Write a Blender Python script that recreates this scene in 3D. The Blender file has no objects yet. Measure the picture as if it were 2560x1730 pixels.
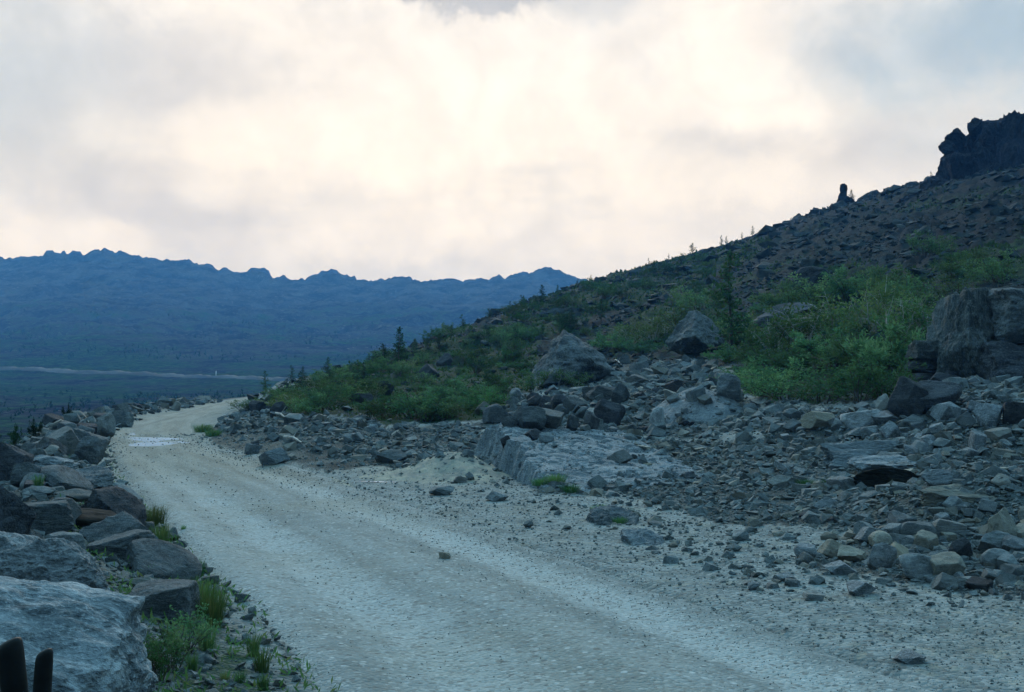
import bpy, bmesh, math, random
import numpy as np
from mathutils import Vector, Matrix

random.seed(7)
RNG = np.random.default_rng(11)
SC = bpy.context.scene
COL = SC.collection
FPX = 1024 * 35.0 / 36.0      # focal length in picture units (35 mm lens on 36 mm film)
HOR = 385.0                   # row of the horizon
CAMZ = 1.7                    # eye height above the road

# ------------------------------------------------------------------ camera
cam_d = bpy.data.cameras.new('camera')
cam_d.lens = 35.0; cam_d.sensor_width = 36.0; cam_d.sensor_fit = 'HORIZONTAL'
cam_d.shift_y = (HOR - 346.0) / 1024.0
cam_d.clip_start = 0.05; cam_d.clip_end = 20000
cam = bpy.data.objects.new('camera', cam_d); COL.objects.link(cam)
cam.location = (0, 0, CAMZ); cam.rotation_euler = (math.radians(90), 0, 0)
SC.camera = cam

# ------------------------------------------------------------------ exposure
SC.render.engine = 'CYCLES'
vs = SC.view_settings
vs.view_transform = 'Standard'; vs.look = 'None'; vs.gamma = 1.0
vs.use_curve_mapping = False; vs.exposure = 0.85
SC.cycles.use_denoising = True
try: SC.cycles.denoiser = 'OPENIMAGEDENOISE'
except Exception: pass
SC.cycles.max_bounces = 5; SC.cycles.diffuse_bounces = 2; SC.cycles.glossy_bounces = 2
SC.cycles.transmission_bounces = 2; SC.cycles.volume_bounces = 0
SC.cycles.transparent_max_bounces = 8
SC.cycles.caustics_reflective = False; SC.cycles.caustics_refractive = False

# ------------------------------------------------------------------ node helper
class NT:
    def __init__(self, tree):
        self.t = tree; tree.nodes.clear()
    def n(self, typ, ins=None, out=0, **props):
        nd = self.t.nodes.new(typ)
        for k, v in props.items(): setattr(nd, k, v)
        for k, v in (ins or {}).items():
            s = nd.inputs[k]
            if isinstance(v, bpy.types.NodeSocket): self.t.links.new(v, s)
            else: s.default_value = v
        return nd.outputs[out] if out is not None else nd
    def math(self, op, a, b=None, c=None, clamp=False):
        ins = {0: a}
        if b is not None: ins[1] = b
        if c is not None: ins[2] = c
        return self.n('ShaderNodeMath', ins, operation=op, use_clamp=clamp)
    def sstep(self, v, lo, hi):
        return self.n('ShaderNodeMapRange', {0: v, 1: lo, 2: hi, 3: 0.0, 4: 1.0}, interpolation_type='SMOOTHSTEP')
    def mix(self, f, a, b, blend='MIX'):
        nd = self.n('ShaderNodeMix', None, None, data_type='RGBA', blend_type=blend)
        for k, v in ((0, f), (6, a), (7, b)):
            s = nd.inputs[k]
            if isinstance(v, bpy.types.NodeSocket): self.t.links.new(v, s)
            else: s.default_value = v
        return nd.outputs[2]
    def noise(self, vec, scale, detail=4.0, rough=0.55, dist=0.0, out=0):
        return self.n('ShaderNodeTexNoise', {'Vector': vec, 'Scale': scale, 'Detail': detail, 'Roughness': rough, 'Distortion': dist}, out)
    def link(self, a, b): self.t.links.new(a, b)

def C(r, g, b, k=1.0): return (r * k, g * k, b * k, 1.0)

# ------------------------------------------------------------------ world: evening sky, broken cloud lit from behind
SUN_AZ, SUN_EL = math.radians(-7), math.radians(30)
world = bpy.data.worlds.new('World'); SC.world = world; world.use_nodes = True
W = NT(world.node_tree)
tc = W.n('ShaderNodeTexCoord', None, 0)
sep = W.n('ShaderNodeSeparateXYZ', {0: tc}, None)
X, Y, Z = sep.outputs
az = W.math('ARCTAN2', X, Y); el = W.math('ARCSINE', Z)
zc = W.math('ADD', W.math('MAXIMUM', Z, 0.0), 0.30)
cl = W.n('ShaderNodeCombineXYZ', {0: W.math('DIVIDE', X, zc), 1: W.math('DIVIDE', Y, zc), 2: W.math('MULTIPLY', Z, 2.0)})
n_big = W.noise(cl, 1.7, 7, 0.56, 0.4)
n_mid = W.noise(cl, 4.2, 8, 0.6, 0.6)
n_dir = W.noise(tc, 6.5, 8, 0.58, 0.3)
n_puff = W.noise(tc, 17.0, 8, 0.66, 0.2)
sky = W.n('ShaderNodeTexSky', None, 0, sky_type='NISHITA', sun_disc=False, sun_elevation=SUN_EL, sun_rotation=SUN_AZ,
          altitude=600.0, air_density=1.0, dust_density=0.6, ozone_density=2.5)
K = 10.0 / 2 ** vs.exposure
cream = C(1.12, 1.075, 1.02, K); grey = C(.89, .885, .885, K); far_cloud = C(.255, .59, .87, K * 2.05)
sd = (math.sin(SUN_AZ) * math.cos(math.radians(14)), math.cos(SUN_AZ) * math.cos(math.radians(14)), math.sin(math.radians(14)))
dotn = W.n('ShaderNodeVectorMath', {0: tc, 1: sd}, 1, operation='DOT_PRODUCT')
glow = W.math('MULTIPLY', W.sstep(dotn, 0.70, 0.86), W.sstep(el, .72, .40))
base = W.mix(glow, far_cloud, cream)
def blob(a0, e0, ra, re, soft, warp=0.9):
    # a stretch of cloud at a place in the sky, ragged by the noise; 1 inside, 0 outside
    wx = W.math('MULTIPLY', W.math('SUBTRACT', n_dir, 0.5), warp)
    wy = W.math('MULTIPLY', W.math('SUBTRACT', n_puff, 0.5), warp)
    da = W.math('ADD', W.math('DIVIDE', W.math('SUBTRACT', az, a0), ra), wx)
    de = W.math('ADD', W.math('DIVIDE', W.math('SUBTRACT', el, e0), re), wy)
    r = W.math('SQRT', W.math('ADD', W.math('MULTIPLY', da, da), W.math('MULTIPLY', de, de)))
    return W.sstep(r, 1.0 + soft, 1.0 - soft)
greymask = W.math('MULTIPLY', W.sstep(n_big, 0.45, 0.58), 0.60)
greymask2 = W.math('ADD', W.math('MULTIPLY', W.sstep(n_mid, 0.48, 0.60), 0.34), W.math('MULTIPLY', W.sstep(n_dir, 0.48, 0.58), 0.50))
gm = W.math('ADD', greymask, greymask2, clamp=True)
lowband = W.math('MULTIPLY', W.sstep(el, 0.18, 0.05), 0.35)        # duller cloud deck low over the hills
gm = W.math('MULTIPLY', W.math('ADD', gm, lowband, clamp=True), .85)
col = W.mix(gm, base, W.mix(glow, far_cloud, grey))
for (a0, e0, ra, re, soft, amt) in [(.50, .21, .12, .03, .8, .4), (-.37, .29, .12, .05, .6, .42), (-.37, .18, .055, .035, .45, .5), (-.30, .145, .08, .03, .6, .4), (-.20, .10, .16, .02, .8, .3), (-.47, .20, .06, .07, .8, .4),
                                    (.05, .11, .22, .025, .9, .25), (.30, .22, .12, .025, .7, .35), (.24, .16, .14, .02, .8, .25)]:
    col = W.mix(W.math('MULTIPLY', blob(a0, e0, ra, re, soft, 1.5), amt), col, C(.56, .585, .64, K))
for (a0, e0, ra, re, amt) in [(-.15, .24, .12, .05, .55), (.06, .27, .14, .05, .55), (-.27, .235, .06, .03, .5), (.17, .20, .10, .03, .5), (.30, .27, .10, .025, .5), (-.42, .13, .07, .02, .5), (.19, .08, .03, .018, .6), (-.08, .15, .12, .025, .4)]:
    col = W.mix(W.math('MULTIPLY', blob(a0, e0, ra, re, .28, 2.2), amt), col, cream)      # brighter heads of cumulus
blue = W.mix(0.88, sky, C(.34, .475, .575, K))
cover = W.sstep(W.noise(cl, 1.05, 5, 0.5, 0.3), 0.50, 0.64)
offsun = W.sstep(dotn, 0.93, 0.80)
bm_ = W.math('MULTIPLY', cover, offsun)
bm_ = W.math('MAXIMUM', bm_, W.math('MULTIPLY', blob(.47, .31, .15, .06, .8, 1.6), .85))
bm_ = W.math('MAXIMUM', bm_, W.math('MULTIPLY', blob(-.52, .30, .12, .10, .9), .45))
col = W.mix(bm_, col, blue)
col = W.mix(W.math('MULTIPLY', blob(-.03, .400, .10, .046, .12, 1.7), .85), col, C(.52, .55, .60, K))
col = W.mix(W.math('MULTIPLY', blob(.085, .385, .05, .04, .3, 1.6), .5), col, C(.55, .60, .66, K))
col = W.mix(W.math('MULTIPLY', blob(-.10, .33, .14, .028, .5, 1.8), .6), col, C(1.0, .965, .93, K))
bil = W.math('ABSOLUTE', W.math('SUBTRACT', W.noise(tc, 10.0, 6, .6, .5), .5))
tex = W.math('ADD', W.math('ADD', W.math('MULTIPLY', bil, .55), W.math('MULTIPLY', n_puff, .22)), W.math('ADD', W.math('MULTIPLY', n_mid, .12), .805))
col = W.mix(1.0, col, W.n('ShaderNodeCombineXYZ', {0: tex, 1: tex, 2: tex}), 'MULTIPLY')
low = W.sstep(el, .22, .04)
col = W.mix(low, col, W.mix(1.0, col, C(.98, 1.07, 1.27), 'MULTIPLY'))       # the cloud deck low down, before the air reddens it
dim = W.n('ShaderNodeMapRange', {0: W.math('ADD', dotn, W.math('MULTIPLY', Z, .55)), 1: -.55, 2: .72, 3: .22, 4: 1.0}, interpolation_type='SMOOTHSTEP')     # the sky dulls away from the hidden sun
col = W.mix(1.0, col, W.n('ShaderNodeCombineXYZ', {0: dim, 1: dim, 2: dim}), 'MULTIPLY')
bg = W.n('ShaderNodeBackground', {'Color': col, 'Strength': 0.1})
wo = W.n('ShaderNodeOutputWorld', None, None); W.link(bg, wo.inputs[0])

# ------------------------------------------------------------------ sun behind the cloud
sl = bpy.data.lights.new('sun', 'SUN'); sl.energy = 0.8; sl.angle = math.radians(24); sl.color = (1.0, .97, .93)
so = bpy.data.objects.new('sun', sl); COL.objects.link(so)
sdir = Vector((math.sin(SUN_AZ) * math.cos(SUN_EL), math.cos(SUN_AZ) * math.cos(SUN_EL), math.sin(SUN_EL)))
so.rotation_euler = sdir.to_track_quat('Z', 'Y').to_euler(); so.location = (0, 0, 300)

# ------------------------------------------------------------------ numpy noise
def _h(ix, iy, iz, s):
    h = (ix * 374761393 + iy * 668265263 + iz * 2147483647 + s * 1274126177) & 0xFFFFFFFF
    h = ((h ^ (h >> 13)) * 1274126177) & 0xFFFFFFFF
    h = ((h ^ (h >> 16)) * 2246822519) & 0xFFFFFFFF
    return ((h ^ (h >> 15)) & 0xFFFFFF) / float(0xFFFFFF)
def vnoise(p, s=0):
    p = np.asarray(p, float); i = np.floor(p).astype(np.int64); f = p - i
    u = f * f * f * (f * (f * 6 - 15) + 10)
    r = 0
    for dx in (0, 1):
        wx = u[..., 0] if dx else 1 - u[..., 0]
        for dy in (0, 1):
            wy = u[..., 1] if dy else 1 - u[..., 1]
            for dz in (0, 1):
                wz = u[..., 2] if dz else 1 - u[..., 2]
                r = r + wx * wy * wz * _h(i[..., 0] + dx, i[..., 1] + dy, i[..., 2] + dz, s)
    return r * 2 - 1
def fbm(p, octv=4, gain=.5, s=0):
    p = np.asarray(p, float); a = 1.0; r = 0; t = 0
    for o in range(octv):
        r = r + a * vnoise(p, s + o * 17); t += a; a *= gain; p = p * 2.03 + 11.7
    return r / t
def fbm2(x, y, sc, octv=4, gain=.5, s=0):
    return fbm(np.stack([np.asarray(x, float) * sc, np.asarray(y, float) * sc, np.full(np.shape(x), .37)], -1), octv, gain, s)
def sst(x, a, b):
    t = np.clip((x - a) / (b - a), 0, 1); return t * t * (3 - 2 * t)
def inpoly(px, py, poly):
    px = np.asarray(px, float); py = np.asarray(py, float); ins = np.zeros(px.shape, bool); n = len(poly); j = n - 1
    for i in range(n):
        xi, yi = poly[i]; xj, yj = poly[j]
        c = ((yi > py) != (yj > py)) & (px < (xj - xi) * (py - yi) / ((yj - yi) or 1e-9) + xi)
        ins ^= c; j = i
    return ins

# ------------------------------------------------------------------ the lie of the land
ROADC = np.array([(-6, 5.5, 1.6), (0, 2.98, 1.6), (7.2, -.03, 1.7), (12, -2.35, 1.8), (18.8, -5.5, 1.85), (25, -8.5, 1.5), (32, -11.6, 1.35),
                  (44, -15.6, 1.4), (58, -19.0, 1.5), (75, -22.0, 1.35), (90, -24.0, 1.3), (120, -26.5, 1.3), (200, -30, 1.3)])
def road_c(d): return np.interp(d, ROADC[:, 0], ROADC[:, 1])
def road_hw(d): return np.interp(d, ROADC[:, 0], ROADC[:, 2])
def road_s(x, y):
    sl_ = (road_c(y + .5) - road_c(y - .5))
    return (x - road_c(y)) / np.sqrt(1 + sl_ * sl_)

def FL(d): return HOR + CAMZ * FPX / d
COLS = {
    -400: [(30, FL(30)), (120, FL(120)), (400, FL(400))],
    0:   [(30, FL(30)), (120, FL(120)), (400, FL(400))],
    150: [(60, FL(60)), (120, 399), (400, 400)],
    200: [(45, FL(45)), (60, 413), (75, 405.5), (90, 403), (120, 404), (200, 420)],
    240: [(25, FL(25)), (29, 443), (34, 428), (45, 415), (58, 408), (75, 402), (95, 400), (130, 403), (200, 420)],
    300: [(20, FL(20)), (22, 452), (25, 436), (29, 419), (40, 402), (60, 388), (75, 383), (110, 386), (200, 410)],
    370: [(16.5, FL(16.5)), (19, 470), (22, 453), (26, 434), (30, 418), (36, 405), (50, 387), (70, 371), (85, 364), (120, 371), (200, 400)],
    440: [(14.5, FL(14.5)), (17, 483), (19, 470), (23, 450), (27, 432), (31, 415), (38, 401), (50, 382), (70, 358), (100, 339), (115, 337), (160, 350), (240, 380)],
    510: [(13, FL(13)), (16, 489), (18, 474), (22, 454), (26, 434), (30, 415), (36, 401), (45, 387), (60, 366), (90, 336), (130, 310), (145, 308), (190, 322), (280, 350)],
    570: [(12, FL(12)), (15, 495), (18, 470), (22, 448), (26, 425), (30, 406), (36, 393), (45, 381), (60, 359), (90, 326), (130, 299), (170, 288), (190, 287), (250, 305), (350, 330)],
    620: [(11, FL(11)), (14, 505), (18, 472), (22, 445), (26, 420), (31, 400), (38, 386), (50, 366), (70, 338), (110, 300), (160, 281), (210, 274), (230, 273.5), (300, 290), (400, 310)],
    700: [(10, FL(10)), (13, 515), (17, 478), (21, 452), (25, 425), (30, 396), (36, 375), (45, 357), (60, 336), (90, 301), (130, 275), (190, 257), (220, 253), (280, 265), (400, 290)],
    800: [(9.2, FL(9.2)), (11.2, 530), (13.2, 500), (16.2, 465), (19.6, 435), (24, 408), (31, 380), (42, 345), (55, 315), (80, 275), (120, 240), (160, 223), (185, 219), (240, 235), (400, 260)],
    900: [(8.7, FL(8.7)), (10.5, 540), (12.4, 503), (15, 468), (18, 440), (22, 410), (28.5, 375), (38, 335), (50, 298), (70, 260), (110, 215), (150, 193), (165, 189), (220, 205), (400, 230)],
    1024: [(8.2, FL(8.2)), (10, 542), (11.7, 503), (13.8, 472), (16.3, 445), (19.6, 415), (25.5, 375), (34, 330), (45, 280), (65, 235), (95, 190), (130, 165), (150, 161), (200, 175), (400, 210)],
    1400: [(7.8, FL(7.8)), (9.5, 545), (11.5, 500), (13.8, 460), (16.8, 425), (21, 390), (30, 330), (40, 270), (60, 210), (90, 160), (130, 140), (160, 135), (220, 150), (400, 190)],
}
LD0, LD1, NLD = math.log(1.0), math.log(420.0), 260
PXG = np.arange(-400, 1401, 12.0)
ldg = np.linspace(LD0, LD1, NLD); dg = np.exp(ldg)
colz = []
for pxk in sorted(COLS):
    pts = COLS[pxk]
    ld = np.array([LD0, math.log(pts[0][0] * .8)] + [math.log(p[0]) for p in pts])
    zz = np.array([0.0, 0.0] + [CAMZ + (HOR - p[1]) / FPX * p[0] for p in pts])
    colz.append(np.interp(ldg, ld, zz))
colz = np.array(colz); keys = np.array(sorted(COLS), float)
ZG = np.zeros((len(PXG), NLD))
for j in range(NLD): ZG[:, j] = np.interp(PXG, keys, colz[:, j])
def blur(a, ax, n):
    for _ in range(n):
        b = np.concatenate([a.take([0], ax), a, a.take([-1], ax)], ax)
        m = a.shape[ax]
        a = (b.take(range(0, m), ax) + 2 * b.take(range(1, m + 1), ax) + b.take(range(2, m + 2), ax)) / 4
    return a
ZG = blur(blur(ZG, 0, 5), 1, 5)
def base_z(x, y):
    x = np.asarray(x, float); y = np.asarray(y, float)
    d = np.maximum(y, 1.0)
    px = np.clip(512 + FPX * x / d, -400, 1399.9); ld = np.clip(np.log(d), LD0, LD1 - 1e-6)
    a = (px + 400) / 12.0; i = np.clip(a.astype(int), 0, len(PXG) - 2); fa = a - i
    b = (ld - LD0) / (LD1 - LD0) * (NLD - 1); j = np.clip(b.astype(int), 0, NLD - 2); fb = b - j
    return (ZG[i, j] * (1 - fa) * (1 - fb) + ZG[i + 1, j] * fa * (1 - fb) + ZG[i, j + 1] * (1 - fa) * fb + ZG[i + 1, j + 1] * fa * fb)
def oc_ramp(x, y):
    """bedrock ramp beside the sand: a slab sloping to the right and the front, cut off steeply on its left"""
    crk = .09 * np.exp(-(fbm2(x, y, .9, 4, .55, 126) / .035) ** 2) + .06 * np.exp(-(fbm2(x, y * 1.6, 1.7, 3, .55, 127) / .04) ** 2)
    top = .26 + .160 * (y - 15.6) - .10 * x - crk + .10 * fbm2(x, y, .9, 4, .55, 121) + .03 * fbm2(x * .4, y * 2.2, 2.0, 4, .6, 122)
    cut = (x + .52) * .96 + (y - 19.0) * .27 + .34 * fbm2(x, y, 1.5, 5, .62, 123)       # metres right of the cut face
    face = cut * 2.3 + .26 * fbm2(x * 2.5, y * 2.5, 1.7, 4, .6, 124)
    front = (y - 15.25 - .12 * x) * 1.3 + .2 * fbm2(x, y, .8, 3, .5, 125)
    back = (20.6 - y + .15 * x) * 1.2; right = (3.6 - x) * .55
    return np.minimum(np.minimum(top, face), np.minimum(np.minimum(front + .05, back), right))
def oc_hump(x, y):
    u_, v_ = (x - 4.9) / 1.75, (y - 26.6) / 2.3
    r = np.sqrt(u_ * u_ + v_ * v_ + .25 * u_ * v_) * (1 + .22 * fbm2(x, y, .7, 4, .55, 131))
    return np.where(r < 1.25, .62 + 1.0 * (1 - np.clip(r, 0, 1.25) ** 1.6) + .10 * fbm2(x, y, 1.4, 4, .6, 132) + .05 * (x - 4.9), -9)
def oc_sand(x, y):
    u_ = (x + 1.05) * .93 + (y - 18.6) * .36; v_ = -(x + 1.05) * .36 + (y - 18.6) * .93
    return .02 + .46 * np.exp(-(u_ / .80) ** 2 - (v_ / 1.15) ** 2) + .10 * np.exp(-((u_ + 1.1) / .8) ** 2 - (v_ / .7) ** 2) + .05 * fbm2(x, y, 1.6, 4, .55, 151) - .05
def ground_z(x, y, fine=True):
    z = soil_z(x, y, fine)
    return np.maximum(z, np.maximum(np.maximum(oc_ramp(np.asarray(x, float), np.asarray(y, float)), oc_hump(np.asarray(x, float), np.asarray(y, float))), oc_sand(np.asarray(x, float), np.asarray(y, float)) - (np.asarray(y, float) > 21.5) * 9 - (np.asarray(y, float) < 15.5) * 9))
def soil_z(x, y, fine=True):
    x = np.asarray(x, float); y = np.asarray(y, float)
    z = base_z(x, y)
    s = road_s(x, y); hw = road_hw(y)
    off = -(s + hw)                                   # metres beyond the left edge of the road
    nz = fbm2(x, y, .45, 3, .5, 3)
    berm = (.36 + .16 * nz) * np.exp(-((off - 1.3) / .75) ** 2) * (y > -20)
    drop = np.where(off > 1.9, -.42 * (off - 1.9) - .02 * np.clip(off - 1.9, 0, 12) ** 2, 0)
    z = z + berm * (1 - .4 * sst(y, 50, 90)) + np.maximum(drop, -14 + .5 * nz) * 1.0
    z = z + .50 * np.exp(-((x - 5.3) / 1.1) ** 2 - ((y - 11.2) / 1.1) ** 2) + .45 * np.exp(-((x - 7.9) / 1.6) ** 2 - ((y - 15.8) / 1.3) ** 2) + .35 * np.exp(-((x - 8.6) / 1.6) ** 2 - ((y - 19.5) / 1.2) ** 2)
    rb = sst(np.abs(s), hw * 1.05, hw * 1.5)          # rough ground away from the track
    right = sst(s, hw, hw + 2)
    if fine:
        d = np.maximum(y, 2)
        z = z + rb * (.045 * fbm2(x, y, 1.6, 4, .55, 5) + right * sst(y, 12, 22) * .10 * fbm2(x, y, 2.3, 3, .55, 14) + right * sst(z, .02, 1.0) * .34 * fbm2(x, y, .60, 5, .60, 9)
                      + sst(y, 30, 70) * right * (.42 * np.abs(fbm2(x, y, .42, 4, .6, 25)) * 2 - .2) + sst(y, 40, 90) * right * (1.1 * fbm2(x, y, .11, 5, .6, 21) + 1.3 * (.35 - np.abs(fbm2(x + .5 * y, y - .3 * x, .07, 4, .55, 23))) * sst(y, 55, 110)))
        z = z + .012 * fbm2(x, y, 5.0, 3, .5, 8)
    return z
def proj(x, y, z):
    d = np.maximum(y, .3); return 512 + FPX * x / d, HOR - FPX * (z - CAMZ) / d
_dm = np.exp(np.linspace(math.log(2.0), math.log(300), 420))
_pxc = np.arange(-120, 1141, 3.0)
_PC, _DC = np.meshgrid(_pxc, _dm)
_ZC = ground_z((_PC - 512) / FPX * _DC, _DC)
def at(px, py, far=False):
    """ground point seen at a place of the picture (nearest, or the crest of that bearing if the ray passes over the hill)"""
    a = min(max((px + 120) / 3.0, 0), len(_pxc) - 1.001); i = int(a); f = a - i
    z = _ZC[:, i] * (1 - f) + _ZC[:, i + 1] * f; p = HOR - FPX * (z - CAMZ) / _dm
    hit = np.nonzero(p <= py)[0]; k = int(hit[0]) if len(hit) else int(np.argmin(p)); d = float(_dm[k])
    if len(hit) and k > 0 and p[k - 1] > p[k]: d = float(_dm[k - 1] + (_dm[k] - _dm[k - 1]) * min(1, (p[k - 1] - py) / (p[k - 1] - p[k])))
    x = (px - 512) / FPX * d; return x, d, gz1(x, d)
def gz1(x, y): return float(ground_z(np.array([x]), np.array([y]))[0])

# ------------------------------------------------------------------ mesh helpers
def mesh_np(name, V, Fc, smooth=False):
    """V (n,3), Fc (m,k) -> mesh"""
    V = np.asarray(V, np.float32); Fc = np.asarray(Fc, np.int32)
    me = bpy.data.meshes.new(name); k = Fc.shape[1]
    me.vertices.add(len(V)); me.vertices.foreach_set('co', V.ravel())
    me.loops.add(Fc.size); me.loops.foreach_set('vertex_index', Fc.ravel())
    me.polygons.add(len(Fc)); me.polygons.foreach_set('loop_start', np.arange(0, Fc.size, k, dtype=np.int32))
    me.polygons.foreach_set('use_smooth', np.full(len(Fc), smooth, bool))
    me.update(calc_edges=True); return me
def link(name, me, mat=None, parent=None):
    if mat is not None and me is not None and not me.materials: me.materials.append(mat)
    o = bpy.data.objects.new(name, me); COL.objects.link(o)
    if parent: o.parent = parent
    return o
def tag(o, label=None, cat=None, group=None, kind=None):
    if label: o['label'] = label
    if cat: o['category'] = cat
    if group: o['group'] = group
    if kind: o['kind'] = kind
    return o
def empty(name, loc, rz=0.0, sc=1.0):
    o = bpy.data.objects.new(name, None); COL.objects.link(o)
    o.location = loc; o.rotation_euler = (0, 0, rz); o.scale = (sc, sc, sc); o.empty_display_size = .2; return o
def attr(me, name, vals):
    a = me.attributes.new(name, 'FLOAT', 'POINT'); a.data.foreach_set('value', np.asarray(vals, np.float32))
def gridfaces(nr, nc):
    i = np.arange((nr - 1) * (nc - 1)); r = i // (nc - 1); c = i % (nc - 1); a = r * nc + c
    return np.stack([a, a + 1, a + nc + 1, a + nc], 1)

# ------------------------------------------------------------------ materials
def new_mat(name):
    m = bpy.data.materials.new(name); m.use_nodes = True; return m, NT(m.node_tree)
def finish(nt, col, rough=.9, bump=None, bstr=.5, bdist=.02, spec=.25):
    ins = {'Base Color': col, 'Roughness': rough, 'Specular IOR Level': spec}
    if bump is not None:
        ins['Normal'] = nt.n('ShaderNodeBump', {'Height': bump, 'Strength': bstr, 'Distance': bdist})
    b = nt.n('ShaderNodeBsdfPrincipled', ins)
    o = nt.n('ShaderNodeOutputMaterial', None, None); nt.link(b, o.inputs[0])

def rock_mat(name, dark, mid, lite, sc=3.0, streak=.35, tan=.25, world_space=False, lichen=.3, bstr=.6, bdist=.02, island=False, stretch=(1, 1, 5)):
    m, t = new_mat(name)
    tcn = t.n('ShaderNodeTexCoord', None, None)
    v = t.n('ShaderNodeNewGeometry', None, 0) if world_space else tcn.outputs['Object']
    rnd = t.n('ShaderNodeNewGeometry', None, None).outputs['Random Per Island'] if island else t.n('ShaderNodeObjectInfo', None, None).outputs['Random']
    off = t.n('ShaderNodeVectorMath', {0: v, 1: t.n('ShaderNodeCombineXYZ', {0: t.math('MULTIPLY', rnd, 37.0), 1: t.math('MULTIPLY', rnd, 91.0), 2: t.math('MULTIPLY', rnd, 17.0)})}, operation='ADD')
    n1 = t.noise(off, sc, 8, .62, .3)
    n2 = t.noise(off, sc * 6, 6, .65)
    n3 = t.noise(t.n('ShaderNodeVectorMath', {0: off, 1: stretch}, operation='MULTIPLY'), sc * 1.3, 7, .65, 1.0)
    n4 = t.noise(off, sc * 24, 3, .7)
    c = t.mix(t.sstep(n1, .36, .62), dark, mid)
    c = t.mix(t.math('MULTIPLY', t.sstep(n4, .52, .66), .5), c, lite)
    c = t.mix(t.math('MULTIPLY', t.sstep(n4, .46, .34), .38), c, C(*[x * .4 for x in dark[:3]]))
    c = t.mix(t.math('MULTIPLY', t.sstep(n3, .50, .66), streak), c, lite)
    c = t.mix(t.math('MULTIPLY', t.sstep(n2, .55, .75), .35), c, lite)
    c = t.mix(t.math('MULTIPLY', t.sstep(n2, .46, .34), .55), c, C(*[x * .35 for x in dark[:3]]))
    r2 = t.n('ShaderNodeTexWhiteNoise', {'W': t.math('MULTIPLY', rnd, 53.1)}, 0, noise_dimensions='1D')
    c = t.mix(t.math('MULTIPLY', t.sstep(r2, .62, 1.0), tan), c, C(.26, .205, .135))
    li = t.noise(off, sc * 2.3, 5, .7)
    c = t.mix(t.math('MULTIPLY', t.sstep(li, .60, .68), lichen), c, C(.035, .04, .035))
    hsv = t.n('ShaderNodeHueSaturation', {'Color': c, 'Value': t.n('ShaderNodeMapRange', {0: rnd, 1: 0, 2: 1, 3: .72, 4: 1.3})})
    h = t.math('ADD', t.math('ADD', n1, t.math('MULTIPLY', n2, .45)), t.math('ADD', t.math('MULTIPLY', n3, .6), t.math('MULTIPLY', n4, .25)))
    finish(t, hsv, .92, h, bstr, bdist, .2)
    return m
M = {}
M['rock'] = rock_mat('grey_rock', C(.068, .080, .083), C(.132, .148, .15), C(.27, .285, .287), 2.6)
M['pale_rock'] = rock_mat('pale_veined_rock', C(.125, .145, .155), C(.25, .275, .285), C(.46, .475, .48), 2.2, .75, .1, lichen=.5, bstr=1.0, bdist=.05, stretch=(1.3, 2.4, 2.6))
M['mid_rock'] = rock_mat('shaded_grey_rock', C(.042, .050, .053), C(.090, .102, .106), C(.20, .212, .218), 2.6, .4, .1, lichen=.4, bstr=.9, bdist=.04)
M['tan_rock'] = rock_mat('tan_rock', C(.13, .125, .105), C(.23, .215, .175), C(.34, .33, .29), 2.4, .3, .5)
M['dark_rock'] = rock_mat('weathered_rock', C(.024, .027, .032), C(.058, .063, .070), C(.12, .127, .135), 2.2, .35, .04, lichen=.3, bstr=.9, bdist=.06)
M['crag_rock'] = rock_mat('crag_rock', C(.010, .011, .014), C(.021, .022, .027), C(.042, .045, .052), .9, .4, .0, lichen=.3, bstr=1.0, bdist=.5)
M['bedrock'] = rock_mat('smooth_bedrock', C(.095, .115, .125), C(.155, .178, .188), C(.32, .335, .34), 1.6, .5, .03, lichen=.15, bstr=1.0, bdist=.06, stretch=(1, 3, 5))
M['cliff'] = rock_mat('cliff_rock', C(.045, .054, .055), C(.115, .132, .132), C(.23, .245, .245), 2.4, .6, .0, lichen=.45, bstr=1.0, bdist=.08, stretch=(4, 4, .9))
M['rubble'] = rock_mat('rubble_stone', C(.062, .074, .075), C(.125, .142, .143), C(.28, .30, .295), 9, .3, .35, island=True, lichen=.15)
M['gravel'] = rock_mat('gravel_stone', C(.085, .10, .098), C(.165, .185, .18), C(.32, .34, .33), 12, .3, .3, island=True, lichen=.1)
M['scree'] = rock_mat('scree_stone', C(.012, .017, .018), C(.034, .045, .046), C(.08, .098, .10), 1.6, .3, .03, island=True, lichen=.25)

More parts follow.
